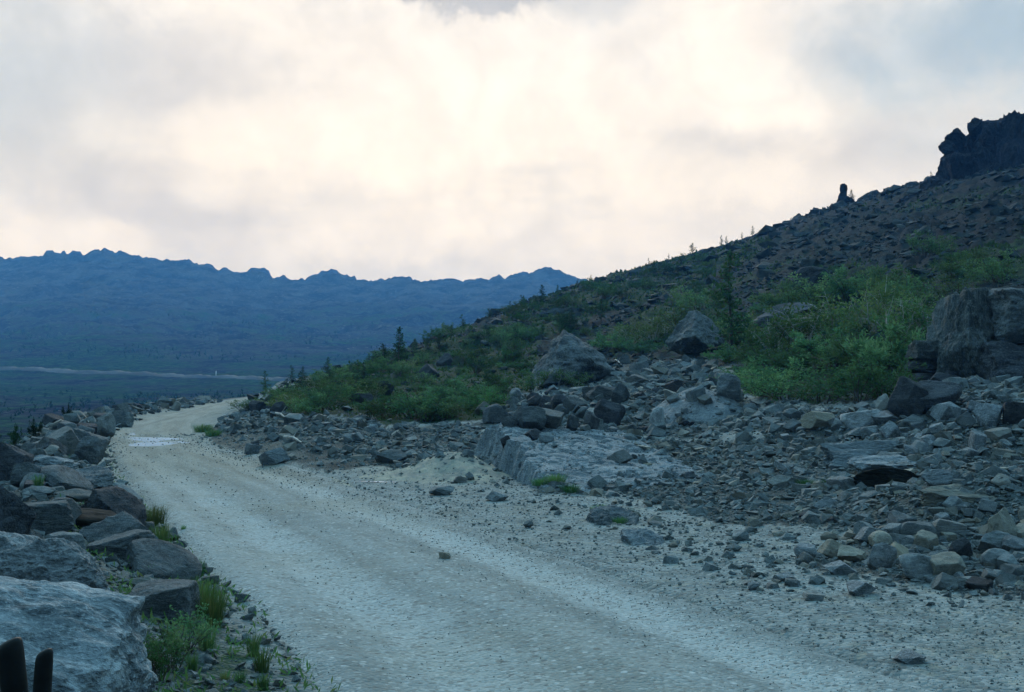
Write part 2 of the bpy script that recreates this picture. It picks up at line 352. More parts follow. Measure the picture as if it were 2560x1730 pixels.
def ground_mat():
    m, t = new_mat('slope_ground')
    p = t.n('ShaderNodeNewGeometry', None, 0)
    veg = t.n('ShaderNodeAttribute', None, 2, attribute_name='veg')
    wea_shade = t.n('ShaderNodeAttribute', None, 2, attribute_name='weathered')  # weathered ground, plus shade painted between the rubble stones
    snd = t.n('ShaderNodeAttribute', None, 2, attribute_name='sand')
    n0 = t.noise(p, .35, 6, .6); n1 = t.noise(p, 2.2, 8, .65); n2 = t.noise(p, 14, 6, .7)
    vor = t.n('ShaderNodeTexVoronoi', {'Vector': p, 'Scale': 26.0, 'Randomness': 1.0}, None)
    vor2 = t.n('ShaderNodeTexVoronoi', {'Vector': p, 'Scale': 9.0, 'Randomness': 1.0}, None)
    vs_ = t.n('ShaderNodeSeparateColor', {0: vor.outputs['Color']}); vs2 = t.n('ShaderNodeSeparateColor', {0: vor2.outputs['Color']})
    g = t.mix(t.sstep(n1, .35, .65), C(.11, .132, .13), C(.205, .23, .224))
    g = t.mix(t.math('MULTIPLY', t.sstep(vs_, .55, 1.0), .5), g, C(.31, .325, .315))
    g = t.mix(t.math('MULTIPLY', t.sstep(vs_, .35, .0), .6), g, C(.095, .092, .085))
    g = t.mix(t.math('MULTIPLY', t.sstep(vs2, .8, 1.0), .35), g, C(.27, .25, .19))
    g = t.mix(t.math('MULTIPLY', t.sstep(n0, .5, .62), .22), g, C(.19, .175, .14))
    g = t.mix(snd, g, t.mix(n1, C(.21, .20, .165), C(.31, .285, .22)))
    vr = t.n('ShaderNodeTexVoronoi', {'Vector': t.n('ShaderNodeVectorMath', {0: p, 1: t.n('ShaderNodeVectorMath', {0: t.noise(p, 1.1, 4, .6, 0, 1), 3: 0.9}, operation='SCALE')}, operation='ADD'), 'Scale': 1.15, 'Randomness': 1.0}, None)
    vrc = t.n('ShaderNodeSeparateColor', {0: vr.outputs['Color']})
    vr3 = t.n('ShaderNodeTexVoronoi', {'Vector': p, 'Scale': 3.4, 'Randomness': 1.0}, None)
    vr3c = t.n('ShaderNodeSeparateColor', {0: vr3.outputs['Color']})
    w = t.mix(t.sstep(n1, .36, .62), C(.0032, .009, .0105), C(.009, .023, .026))
    w = t.mix(t.math('MULTIPLY', t.sstep(vrc, .3, 1.0), .6), w, C(.017, .041, .046))
    w = t.mix(t.math('MULTIPLY', t.sstep(vr3c, .55, 1.0), .55), w, C(.026, .057, .064))
    w = t.mix(t.math('MULTIPLY', t.sstep(vr3c, .35, .0), .6), w, C(.005, .007, .009))
    w = t.mix(t.math('MULTIPLY', t.sstep(n2, .54, .72), .5), w, C(.024, .052, .058))
    crag_shade = t.n('ShaderNodeAttribute', None, 2, attribute_name='black')
    w = t.mix(t.math('MULTIPLY', crag_shade, .6), w, C(.006, .009, .011))  # ground by the crag: dark lichen tone plus shading painted into the colour
    c = t.mix(wea_shade, g, w)
    vg = t.mix(t.sstep(n1, .35, .65), C(.009, .026, .014), C(.022, .056, .028))
    vg = t.mix(t.math('MULTIPLY', t.sstep(n0, .48, .62), .5), vg, C(.020, .040, .024))
    vm = t.sstep(t.math('ADD', veg, t.math('MULTIPLY', t.math('SUBTRACT', n1, .5), 1.2)), .42, .62)
    c = t.mix(vm, c, vg)
    h = t.math('ADD', t.math('MULTIPLY', vor.outputs['Distance'], -1.0), t.math('ADD', n1, t.math('MULTIPLY', n2, .6)))
    h = t.math('ADD', h, t.math('MULTIPLY', t.math('ADD', t.math('MULTIPLY', vr.outputs['Distance'], -1.6), t.math('MULTIPLY', vr3.outputs['Distance'], -1.0)), wea_shade))
    bd = t.math('ADD', t.math('MULTIPLY', wea_shade, .12), .03)
    finish(t, c, .95, h, .65, bd, .1)
    return m
M['ground'] = ground_mat()

def road_mat():
    m, t = new_mat('gravel_road')
    p = t.n('ShaderNodeNewGeometry', None, 0)
    s_ = t.n('ShaderNodeAttribute', None, 2, attribute_name='across')
    along = t.n('ShaderNodeAttribute', None, 2, attribute_name='along')
    v = t.n('ShaderNodeCombineXYZ', {0: t.math('MULTIPLY', s_, 1.0), 1: t.math('MULTIPLY', along, .09), 2: 0.0})
    band = t.noise(v, 1.9, 5, .6)
    n0 = t.noise(p, .28, 5, .6); n1 = t.noise(p, 2.5, 7, .65); n2 = t.noise(p, 22, 5, .7)
    vor = t.n('ShaderNodeTexVoronoi', {'Vector': p, 'Scale': 38.0}, None)
    vor2 = t.n('ShaderNodeTexVoronoi', {'Vector': p, 'Scale': 13.0}, None)
    vs_ = t.n('ShaderNodeSeparateColor', {0: vor.outputs['Color']}); vs2 = t.n('ShaderNodeSeparateColor', {0: vor2.outputs['Color']})
    vor4 = t.n('ShaderNodeTexVoronoi', {'Vector': p, 'Scale': 20.0}, None); vs4 = t.n('ShaderNodeSeparateColor', {0: vor4.outputs['Color']})
    c = t.mix(t.sstep(band, .36, .64), C(.140, .162, .157), C(.215, .242, .236))
    trk = t.n('ShaderNodeAttribute', None, 2, attribute_name='track')
    c = t.mix(t.math('MULTIPLY', t.sstep(t.math('ADD', trk, t.math('MULTIPLY', t.math('SUBTRACT', n1, .5), .8)), .25, .9), .75), c, C(.315, .345, .338))
    c = t.mix(t.math('MULTIPLY', t.sstep(n0, .45, .65), .55), c, C(.20, .20, .165))
    c = t.mix(t.math('MULTIPLY', t.sstep(n1, .42, .7), .35), c, C(.29, .318, .305))
    c = t.mix(t.math('MULTIPLY', t.sstep(vs_, .34, .0), .7), c, C(.15, .15, .135))
    far = t.math('MULTIPLY', t.sstep(t.math('ADD', along, t.math('MULTIPLY', t.math('SUBTRACT', n0, .5), 16.0)), 11.0, 21.0), .8)
    c = t.mix(far, c, t.mix(t.sstep(band, .36, .64), C(.13, .13, .105), C(.215, .21, .175)))
    ed = t.n('ShaderNodeAttribute', None, 2, attribute_name='edge')
    gv = t.mix(t.sstep(n1, .35, .65), C(.11, .132, .13), C(.205, .23, .224))
    c = t.mix(t.sstep(t.math('ADD', ed, t.math('MULTIPLY', t.math('SUBTRACT', n1, .5), .9)), .25, .95), c, gv)
    c = t.mix(t.math('MULTIPLY', t.sstep(vs_, .80, 1.0), .35), c, C(.42, .435, .415))
    c = t.mix(t.math('MULTIPLY', t.math('MULTIPLY', t.sstep(vs4, .72, 1.0), t.sstep(vor4.outputs['Distance'], .5, .3)), .75), c, C(.10, .105, .10))
    c = t.mix(t.math('MULTIPLY', t.math('MULTIPLY', t.sstep(vs4, .22, .0), t.sstep(vor4.outputs['Distance'], .5, .3)), .6), c, C(.43, .445, .43))
    dk = t.math('MULTIPLY', t.sstep(vs2, .90, 1.0), t.sstep(vor2.outputs['Distance'], .45, .3))
    c = t.mix(t.math('MULTIPLY', dk, .65), c, C(.11, .10, .085))
    h = t.math('ADD', t.math('MULTIPLY', vor.outputs['Distance'], -1.0), t.math('ADD', t.math('MULTIPLY', n1, .8), t.math('MULTIPLY', n2, .6)))
    finish(t, c, .93, h, .6, .02, .2)
    return m
M['road'] = road_mat()

def sand_mat():
    m, t = new_mat('yellow_sand')
    p = t.n('ShaderNodeNewGeometry', None, 0)
    n1 = t.noise(p, 3, 7, .65); n2 = t.noise(p, 30, 5, .7)
    c = t.mix(t.sstep(n1, .38, .62), C(.20, .195, .17), C(.31, .285, .225))
    c = t.mix(t.math('MULTIPLY', t.sstep(n2, .5, .35), .4), c, C(.2, .18, .14))
    finish(t, c, .95, t.math('ADD', n1, t.math('MULTIPLY', n2, .5)), .6, .04, .15); return m
M['sand'] = sand_mat()

def mount_mat():
    m, t = new_mat('mountain_ground')
    p = t.n('ShaderNodeNewGeometry', None, 0)
    hgt = t.n('ShaderNodeAttribute', None, 2, attribute_name='upper')
    n0 = t.noise(p, .006, 7, .6, .4); n1 = t.noise(p, .035, 9, .66, .3); n2 = t.noise(p, .25, 7, .7)
    rock = t.mix(t.sstep(n1, .35, .65), C(.028, .026, .03), C(.12, .115, .115))
    rock = t.mix(t.math('MULTIPLY', t.sstep(n2, .52, .7), .5), rock, C(.34, .32, .31))
    vg = t.mix(t.sstep(n2, .38, .62), C(.008, .030, .012), C(.06, .13, .04))
    k = t.math('SUBTRACT', t.math('ADD', t.math('ADD', n0, t.math('MULTIPLY', n1, 1.2)), t.math('MULTIPLY', n2, .5)), t.math('MULTIPLY', t.math('MAXIMUM', hgt, .30), .55))
    c = t.mix(t.math('MULTIPLY', t.sstep(k, 1.06, 1.32), .85), rock, vg)
    finish(t, c, 1.0, t.math('ADD', n1, t.math('MULTIPLY', n2, .4)), 1.0, 22.0, .0); return m
M['mountain'] = mount_mat()

def simple_mat(name, c1, c2, sc=8, rough=.9, bs=.4, bd=.01):
    m, t = new_mat(name)
    tcn = t.n('ShaderNodeTexCoord', None, None).outputs['Object']
    n = t.noise(tcn, sc, 6, .6)
    finish(t, t.mix(t.sstep(n, .35, .65), c1, c2), rough, n, bs, bd, .2); return m
M['bark'] = simple_mat('bark', C(.045, .038, .033), C(.10, .085, .075), 14)
M['pale_bark'] = simple_mat('pale_bark', C(.30, .29, .27), C(.52, .50, .47), 14)
M['dead_wood'] = simple_mat('dead_wood', C(.24, .225, .2), C(.42, .40, .36), 9)
M['soil'] = simple_mat('soil_with_shade', C(.005, .006, .006), C(.015, .016, .014), 9, 1.0, .8, .03)  # soil colour taken down to near black to stand for shade in hollows
M['black'] = simple_mat('black_rubber', C(.004, .004, .004), C(.008, .008, .008), 30, .55, .2, .002)
M['white'] = simple_mat('white_paint', C(.7, .7, .7), C(.8, .8, .8), 5)
M['far_gravel'] = simple_mat('far_gravel', C(.045, .052, .052), C(.10, .105, .105), .05, 1.0, .1, .5)

def leaf_mat(name, c1, c2, c3, trans=.3):
    m, t = new_mat(name)
    rnd = t.n('ShaderNodeNewGeometry', None, None).outputs['Random Per Island']
    orn = t.n('ShaderNodeObjectInfo', None, None).outputs['Random']
    p = t.n('ShaderNodeNewGeometry', None, 0)
    n = t.noise(p, 1.7, 4, .6)
    c = t.mix(t.sstep(n, .35, .65), c1, c2)
    c = t.mix(t.math('MULTIPLY', t.sstep(rnd, .70, 1.0), .6), c, c3)
    hsv = t.n('ShaderNodeHueSaturation', {'Color': c, 'Hue': t.n('ShaderNodeMapRange', {0: orn, 1: 0, 2: 1, 3: .465, 4: .535}),
                                          'Value': t.n('ShaderNodeMapRange', {0: t.math('FRACT', t.math('MULTIPLY', orn, 7.3)), 1: 0, 2: 1, 3: .55, 4: 1.5})})
    d = t.n('ShaderNodeBsdfDiffuse', {'Color': hsv}); tr = t.n('ShaderNodeBsdfTranslucent', {'Color': hsv})
    mx = t.n('ShaderNodeMixShader', {0: trans, 1: d, 2: tr})
    o = t.n('ShaderNodeOutputMaterial', None, None); t.link(mx, o.inputs[0]); return m
M['larch'] = leaf_mat('larch_needles', C(.020, .050, .024), C(.042, .09, .038), C(.07, .12, .055), .25)
M['shrub'] = leaf_mat('shrub_leaves', C(.048, .11, .048), C(.11, .21, .09), C(.16, .235, .105))
M['bright'] = leaf_mat('pine_shrub_needles', C(.048, .12, .055), C(.10, .21, .095), C(.15, .235, .115))
M['olive'] = leaf_mat('olive_leaves', C(.065, .115, .042), C(.12, .19, .066), C(.19, .19, .085))
M['cover'] = leaf_mat('ground_cover_leaves', C(.032, .08, .03), C(.072, .155, .054), C(.125, .17, .068))
M['grass'] = leaf_mat('grass_blades', C(.045, .12, .040), C(.085, .185, .062), C(.16, .20, .08))
M['farwood'] = leaf_mat('far_tree_foliage', C(.010, .034, .014), C(.022, .060, .022), C(.035, .08, .03), .2)

# ------------------------------------------------------------------ zones of the place (as seen from the road)
V1 = [(262, 396), (330, 372), (400, 350), (463, 326), (545, 318), (600, 335), (540, 340), (535, 392), (485, 418), (400, 424), (330, 414), (285, 412)]
V2 = [(730, 370), (735, 330), (770, 285), (860, 262), (935, 278), (940, 330), (905, 402), (760, 402)]
V3 = [(600, 338), (640, 310), (700, 285), (730, 300), (740, 345), (670, 348), (620, 358)]
V4 = [(500, 312), (560, 290), (650, 265), (760, 238), (770, 250), (720, 275), (620, 310), (500, 350)]
V5 = [(880, 300), (930, 262), (1060, 225), (1060, 275), (940, 285)]
P_BANK = [(196, 430), (238, 408), (300, 414), (400, 426), (480, 422), (492, 446), (480, 464), (330, 470), (232, 452)]
P_FIELD = [(482, 424), (540, 396), (600, 386), (650, 358), (720, 366), (744, 400), (762, 422), (700, 438), (600, 434), (555, 428)]
P_ROW = [(746, 408), (830, 412), (915, 404), (940, 380), (1050, 368), (1040, 468), (900, 458), (760, 440)]
P_TERR = [(600, 442), (760, 440), (1030, 470), (1030, 515), (880, 530), (700, 520), (620, 490)]
P_PILE = [(800, 566), (862, 535), (1030, 500), (1030, 600), (945, 588)]
P_EDGE = [(790, 450), (860, 440), (920, 404), (945, 380), (1050, 370), (1040, 606), (945, 592), (870, 548), (800, 520)]
P_SHOULDER = [(560, 505), (700, 525), (820, 556), (1040, 604), (1040, 700), (900, 690), (740, 610)]
P_FOOT = [(478, 462), (500, 478), (548, 494), (640, 500), (640, 488), (560, 482), (500, 462), (488, 440), (478, 445)]
P_WIDE = [(600, 440), (760, 436), (1040, 440), (1040, 605), (930, 585), (820, 556), (690, 520), (640, 486)]
def zone_mask(px, py, polys, jit=8.0):
    px = np.asarray(px, float); py = np.asarray(py, float)
    jx = fbm2(px, py, .06, 3, .5, 31) * jit * 2; jy = fbm2(px, py, .06, 3, .5, 32) * jit
    r = np.zeros(px.shape, bool)
    for po in polys: r |= inpoly(px + jx, py + jy, po)
    return r

# ------------------------------------------------------------------ near ground: one sheet from behind the camera to behind the hill crest
nc, nr = 640, 530
u = np.linspace(-.78, .82, nc)
dd = np.concatenate([np.linspace(-8, 1.9, 24), np.exp(np.linspace(math.log(2.0), math.log(400.0), nr - 24))])
U, D = np.meshgrid(u, dd)
XX = U * (np.maximum(D, 0) + 6.0) ; YY = D
ZZ = soil_z(XX, YY)
S = road_s(XX, YY); HW = road_hw(YY)
ZZ = ZZ - .10 * (1 - sst(np.abs(S), HW * .80, HW * 1.02)) * (YY < 118)
PX, PY = proj(XX, YY, ZZ)
front = (YY > 8)
veg = zone_mask(PX, PY, [V1, V2, V3, V4, V5]) & front
lefts = (S < -HW - 2.2) & (fbm2(XX, YY, .25, 3, .5, 77) > -.15)
vegv = np.where(veg, .62 + .5 * fbm2(XX, YY, .25, 4, .5, 41), .10)
vegv = np.where(lefts, .75, vegv)
vegv = np.where((YY > 45) & ~veg & ~lefts, .30 + .55 * fbm2(XX, YY, .09, 4, .55, 43), vegv)
edge = np.exp(-((S + HW + .5) / .45) ** 2) * (YY < 50)
vegv = np.maximum(vegv, edge * .55)
wea_shade = sst(ZZ, 1.2, 3.4) * (S > HW)
wea_shade = np.maximum(wea_shade, .75 * sst(-(S + HW), .35, 1.2))
wea_shade = np.where(veg, np.maximum(wea_shade, .85), wea_shade)
rub = zone_mask(PX, PY, [P_BANK, P_FIELD, P_ROW, P_PILE, P_TERR]) & front & (S > HW)
wea_shade = np.maximum(wea_shade, rub * (.62 + .35 * fbm2(XX, YY, .9, 3, .5, 45)))  # ground under rubble darkened in colour for the shade in the gaps
wea_shade = np.maximum(wea_shade, .55 * np.exp(-((S + HW + .55) / .45) ** 2) * (YY < 16) * (.7 + .8 * fbm2(XX, YY, 1.5, 3, .5, 46)))
wea_shade = np.clip(wea_shade, 0, 1)
PXs = PX
sand = np.exp(-(((PX - 445) / 42) ** 2 + ((PY - 474) / 10) ** 2)) * .8 + .5 * np.exp(-(((PX - 395) / 40) ** 2 + ((PY - 466) / 9) ** 2))
sand = sand * front * (S > HW * .7) * (YY < 30)
sand = np.maximum(sand, .35 * np.exp(-((np.abs(S) - HW) / 1.0) ** 2) * sst(YY, 14, 30) * (S < HW + 1.2) * (YY < 100))
gme = mesh_np('ground', np.stack([XX, YY, ZZ], -1).reshape(-1, 3), gridfaces(nr, nc), True)
attr(gme, 'black', (sst(PX, 840, 970) * sst(PY, 300, 235) * (YY > 40)).ravel()); attr(gme, 'veg', np.clip(vegv, 0, 1).ravel()); attr(gme, 'weathered', wea_shade.ravel()); attr(gme, 'sand', np.clip(sand, 0, 1).ravel())  # black carries the painted darkening towards the crag
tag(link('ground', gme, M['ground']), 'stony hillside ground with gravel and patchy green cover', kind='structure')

# ------------------------------------------------------------------ road: its own sheet with wheel tracks
nr2, nc2 = 760, 110
dr_ = np.concatenate([np.linspace(-7, 1.9, 30), np.exp(np.linspace(math.log(2.0), math.log(115.0), nr2 - 30))])
fr = np.linspace(-1.2, 1.2, nc2)
FR, DR = np.meshgrid(fr, dr_)
hw2 = road_hw(DR); cs = road_c(DR + .5) - road_c(DR - .5); nrm = 1 / np.sqrt(1 + cs * cs)
sR = FR * hw2
XR = road_c(DR) + sR * nrm; YR = DR + sR * (-cs) * nrm
ZR = ground_z(XR, YR, False) + .0
ZR0 = base_z(XR, YR)
edge_n = .10 * fbm2(XR, YR, .8, 4, .5, 61)
edge_n = edge_n + .12 * fbm2(XR, YR, .25, 3, .5, 60)
lift = .014 * (1 - sst(np.abs(FR) + edge_n, .70, 1.0)) - .07 * sst(np.abs(FR) + edge_n, .84, 1.12)
rut = -.045 * (np.exp(-((sR - 1.0) / .30) ** 2) + np.exp(-((sR + .75) / .30) ** 2))
wv_ = .22 * fbm2(DR * .12, DR * 0 + 3.1, 1.0, 3, .5, 67)
TRK = np.clip(np.exp(-((sR - 1.0 + wv_) / .34) ** 2) + np.exp(-((sR + .72 + wv_) / .36) ** 2) + .7 * np.exp(-((sR + 1.5 - wv_) / .2) ** 2), 0, 1)
rid = .030 * np.exp(-((sR - .15) / .22) ** 2) + .012 * np.exp(-((sR - 1.48) / .16) ** 2) + .03 * np.exp(-((sR + 1.4) / .18) ** 2)
wob = fbm2(XR, YR, .5, 3, .5, 62)
ZR = ZR0 * 1.0 + lift + (rut + rid) * (1 + .6 * wob) * (1 - sst(np.abs(FR), .85, 1.0)) * (1 - .9 * np.exp(-((XR - at(150, 438)[0]) / 2.2) ** 2 - ((YR - at(150, 438)[1]) / 4.5) ** 2)) + .022 * fbm2(XR, YR, .7, 4, .55, 63) + .006 * fbm2(XR, YR, 9, 2, .6, 64)
# shallow hollow that holds the puddle
pX, pY = at(150, 438)[0:2]
_dx, _dy = XR - pX, YR - pY
_pa, _pb = _dx * .90 + _dy * .43, -_dx * .43 + _dy * .90
ZR -= .12 * np.exp(-((_pa / 1.05) ** 2 + (_pb / 4.6) ** 2)) * (1 + 1.3 * fbm2(XR, YR, .55, 3, .55, 66))
_near = ZR[((_pa / 1.0) ** 2 + (_pb / 4.0) ** 2) < 1.0]; PUDZ = float(np.percentile(_near, 46))
rme = mesh_np('road', np.stack([XR, YR, ZR], -1).reshape(-1, 3), gridfaces(nr2, nc2), True)
attr(rme, 'across', sR.ravel()); attr(rme, 'along', DR.ravel()); attr(rme, 'track', TRK.ravel()); attr(rme, 'edge', (sst(np.abs(FR), .5, 1.0) * np.where(FR > 0, 1.0, .6) * (1 - .6 * sst(DR, 20, 40))).ravel())
tag(link('road', rme, M['road']), 'pale gravel track with wheel ruts bending towards the valley', kind='structure')

# ------------------------------------------------------------------ puddle on the road
def puddle_at(cx, cy, pts, z, name, lab):
    V = [(cx + x, cy + y, z) for x, y in pts] + [(cx, cy, z)]
    n = len(pts); Fc = [(i, (i + 1) % n, n) for i in range(n)]
    me = bpy.data.meshes.new(name); me.from_pydata(V, [], Fc); me.update()
    tag(link(name, me, M['water']), lab, kind='structure')
m, t = new_mat('muddy_water')
pp = t.n('ShaderNodeNewGeometry', None, 0); nn = t.noise(pp, 9, 4, .6)
finish(t, C(.50, .54, .58), .15, nn, .2, .02, .5); M['water'] = m  # pale tone is milky mud in the water
def blobpts(rx, ry, rot, n, seed, lob=.35):
    r = []
    for i in range(n):
        a = 2 * math.pi * i / n
        k = 1 + lob * float(fbm(np.array([[math.cos(a) * 1.6 + seed, math.sin(a) * 1.6, seed * .7]]), 3)[0]) * 2
        x, y = rx * k * math.cos(a), ry * k * math.sin(a)
        r.append((x * math.cos(rot) - y * math.sin(rot), x * math.sin(rot) + y * math.cos(rot)))
    return r
def rz_at(x, y):
    i = np.argmin((XR - x) ** 2 + (YR - y) ** 2); return float(ZR.ravel()[i])
puddle_at(pX, pY, blobpts(1.9, 6.2, .45, 60, 3.0, .15), PUDZ, 'puddle', 'pale puddle of milky mud-water in the track')
x, y, z = at(378, 482); puddle_at(x, y, blobpts(.34, .06, -.2, 30, 12.0, .3), z + .006, 'puddle', 'thin puddle beside the yellow sand at the track edge')

# ------------------------------------------------------------------ valley and mountain
def zp(ox, oy, pts): return [((ox + a / 2.7023) * .4, (oy + b / 2.7023) * .4) for a, b in pts]
ridge = zp(0, 560, [(-400, 240), (0, 232), (150, 222), (260, 208), (295, 208), (310, 180), (350, 178), (372, 198), (390, 188), (410, 196), (430, 185), (450, 197), (500, 182), (550, 190), (560, 215),
    (600, 195), (645, 168), (680, 175), (705, 160), (745, 185), (780, 190), (820, 180), (860, 202), (925, 205), (960, 232), (1060, 236), (1080, 244), (1130, 238), (1150, 245), (1190, 236), (1230, 248), (1270, 240), (1300, 256), (1340, 280), (1400, 273),
    (1415, 288), (1435, 278), (1445, 302), (1490, 305), (1530, 290), (1560, 312), (1620, 338), (1660, 330), (1700, 295), (1740, 300), (1780, 290), (1810, 315), (1840, 370), (1900, 353), (1935, 355), (1940, 378), (2010, 380), (2085, 360), (2100, 350)])
ridge += zp(560, 640, [(640, 120), (730, 87), (770, 108), (785, 128), (830, 122), (850, 140), (885, 134), (898, 168), (930, 156), (960, 170), (1000, 172), (1030, 162), (1060, 167), (1100, 150), (1180, 138), (1260, 150), (1340, 170), (1440, 160), (1510, 145),
    (1560, 158), (1610, 164), (1630, 155), (1690, 162), (1740, 148), (1790, 158), (1860, 133), (1895, 152), (1920, 142), (1950, 122), (2025, 100), (2060, 122), (2120, 95), (2195, 73)])
ridge += zp(1200, 560, [(500, 312), (545, 322), (580, 340), (645, 352), (660, 366), (700, 368), (780, 392), (1200, 430), (2500, 520)])
ridge = np.array(sorted(ridge))
DRG = 1500.0
mc, mr = 1060, 200
mpx = np.linspace(-560, 1560, mc)
md = np.concatenate([np.linspace(30, 540, 60), np.linspace(552, DRG - 70, 100), np.linspace(DRG - 64, DRG, 28), np.linspace(DRG + 10, DRG + 300, mr - 188)])
MP, MD = np.meshgrid(mpx, md)
rp = np.interp(MP, ridge[:, 0], ridge[:, 1]) + 3.4 * fbm2(MP, MP * 0, .22, 4, .7, 91) - 2.0 * np.clip(fbm2(MP, MP * 0 + 3, .10, 4, .6, 92), 0, 1)
rsm = np.interp(mpx, ridge[:, 0], ridge[:, 1]); rsm = blur(rsm[None], 1, 400)[0]; rsm = np.broadcast_to(rsm, MP.shape) + 4
zlow = np.interp(MD, [30, 60, 100, 200, 300, 400, 500, 560], [-14, -14, -12, -8.5, -5.5, -2.5, 2.5, 8])
py_low = HOR - (zlow - CAMZ) / MD * FPX
t_ = np.clip((MD - 560) / (DRG - 560), 0, 1)
py_start = HOR - (8 - CAMZ) / 560 * FPX
py_up = py_start + (rsm - py_start) * (t_ ** .85)
pyb = np.where(MD <= 560, py_low, py_up)
pyb = pyb + (rp - rsm) * sst(MD, DRG - 80, DRG)
pyb = np.where(MD > DRG, rp + (MD - DRG) * .10, pyb)
ZM = CAMZ + (HOR - pyb) / FPX * MD; XM = (MP - 512) / FPX * MD
mid = sst(MD, 640, 880) * (1 - sst(MD, DRG - 60, DRG - 5))
gul = fbm2(XM, MD, .004, 6, .55, 71); rdg = 1 - np.abs(fbm2(XM, MD, .011, 5, .55, 73)) * 2
ZM = ZM + mid * (20 * gul + 10 * (rdg - .6) + 4.5 * fbm2(XM, MD, .05, 5, .62, 74)) + (1 - sst(MD, 360, 500)) * (2.2 * fbm2(XM, MD, .03, 5, .6, 75))
mme = mesh_np('mountain', np.stack([XM, MD, ZM], -1).reshape(-1, 3), gridfaces(mr, mc), True)
attr(mme, 'upper', np.clip((MD - 500) / 950, 0, 1).ravel())
tag(link('mountain', mme, M['mountain']), 'hazy blue mountain with a jagged rocky ridge beyond the valley', kind='structure')
def mount_z(px, d):
    j = int(np.clip(np.searchsorted(md, d), 1, mr - 1)); i = int(np.clip((px + 560) / 2120 * (mc - 1), 0, mc - 2))
    f = (d - md[j - 1]) / (md[j] - md[j - 1]); return float(ZM[j - 1, i] * (1 - f) + ZM[j, i] * f)
# plain land out to the horizon
bpy_land = mesh_np('land', [(-2600, -400, -18), (2600, -400, -18), (2600, 1900, -18), (-2600, 1900, -18)], [(0, 1, 2, 3)])
tag(link('land', bpy_land, M['mountain']), 'low land around the hills', kind='structure')

# road along the foot of the mountain, on an embankment
fr_pts = []
for px in np.linspace(-80, 400, 160):
    d = float(np.interp(px, [-80, 0, 60, 120, 200, 250, 300, 400], [592, 583, 573, 560, 540, 528, 520, 515])) + 3 * math.sin(px * .06)
    fr_pts.append((px, mount_z(px, d) + .9 + .35 * math.sin(px * .23) + .25 * math.sin(px * .71), d))
V = []
for px, z, d in fr_pts:
    x = (px - 512) / FPX * d; wv = 1.0 + .4 * math.sin(px * .33) + .3 * math.sin(px * .9)
    V += [(x, d - 11, mount_z(px, d - 11) - 1.5), (x, d - 3.5 - wv, z - .9 * wv), (x, d - 3, z), (x, d + 5, z + .2), (x, d + 12, mount_z(px, d + 12) - 1.5)]
fme = mesh_np('far_road', V, gridfaces(len(fr_pts), 5), True)
tag(link('far_road', fme, M['far_gravel']), 'pale gravel road crossing the foot of the blue mountain', kind='structure')

# ------------------------------------------------------------------ rocks
_ico = {}
def ico(s):
    if s not in _ico:
        b = bmesh.new(); bmesh.ops.create_icosphere(b, subdivisions=s, radius=1.0)
        b.verts.ensure_lookup_table()
        _ico[s] = (np.array([v.co[:] for v in b.verts]), np.array([[v.index for v in f.verts] for f in b.faces])); b.free()
    return _ico[s]
def rand_rot(rng):
    q = rng.normal(size=4); q /= np.linalg.norm(q); w, x, y, z = q
    return np.array([[1 - 2 * (y * y + z * z), 2 * (x * y - z * w), 2 * (x * z + y * w)], [2 * (x * y + z * w), 1 - 2 * (x * x + z * z), 2 * (y * z - x * w)], [2 * (x * z - y * w), 2 * (y * z + x * w), 1 - 2 * (x * x + y * y)]])
def rock_verts(seed, sub=4, planes=11, sharp=22, rough=.10, boxy=.0, extra=(), fine=.03, norm=True, led_k=.45):
    rng = np.random.default_rng(seed)
    V, Fc = ico(sub)
    N = rng.normal(size=(planes, 3)); N /= np.linalg.norm(N, axis=1)[:, None]; dist = rng.uniform(.50, .95, planes)
    if boxy > 0:
        R = rand_rot(rng) if boxy < 1 else np.eye(3)
        ax = np.concatenate([R, -R]); N = np.concatenate([ax, N]); dist = np.concatenate([rng.uniform(.55, .8, 6), dist * 1.12])
    for (nx, ny, nz, dd_) in extra:
        v = np.array([nx, ny, nz], float); v /= np.linalg.norm(v); N = np.concatenate([N, v[None]]); dist = np.append(dist, dd_)
    c = np.clip(V @ N.T, 1e-3, None) if len(N) else np.full((len(V), 1), 1e-3)
    if not len(N): dist = np.ones(1)
    q = (c / dist[None])
    r = 1.0 / (np.sum(q ** sharp, 1) + .9 ** sharp) ** (1.0 / sharp)
    P = V * r[:, None]
    o = rng.uniform(0, 50, 3)
    if rough > 0:
        w = np.stack([fbm(P * 1.7 + o, 4, .55, 1), fbm(P * 1.7 + o + 9, 4, .55, 2), fbm(P * 1.7 + o + 23, 4, .55, 3)], -1)
        P = P + w * rough
        if sub >= 4:
            led = fbm(np.stack([P[:, 0] * 1.2 + o[0], P[:, 1] * 1.2 + o[1], P[:, 2] * 7 + o[2]], -1), 3, .5, 5)
            P = P * (1 + led[:, None] * rough * led_k + fine * fbm(P * 9 + o, 3, .6, 7)[:, None])
    if norm:
        lo, hi = P.min(0), P.max(0); P = (P - (lo + hi) / 2) / (hi - lo)
    return P, Fc
ROCKV = [mesh_np('rock', *rock_verts(100 + i, 4, 7 + i % 5, 60, .05, [0, .5, .5][i % 3]), smooth=False) for i in range(16)]
SLABV = [mesh_np('slab_rock', *rock_verts(200 + i, 4, 7, 60, .05, .5, [(0, 0, 1, .42), (0, 0, -1, .42)]), smooth=False) for i in range(6)]
ROCKMATS = {}
def meshmat(me, mat):
    k = (me.name, mat)
    if k not in ROCKMATS:
        c = me.copy(); c.materials.clear(); c.materials.append(M[mat]); ROCKMATS[k] = c
    return ROCKMATS[k]

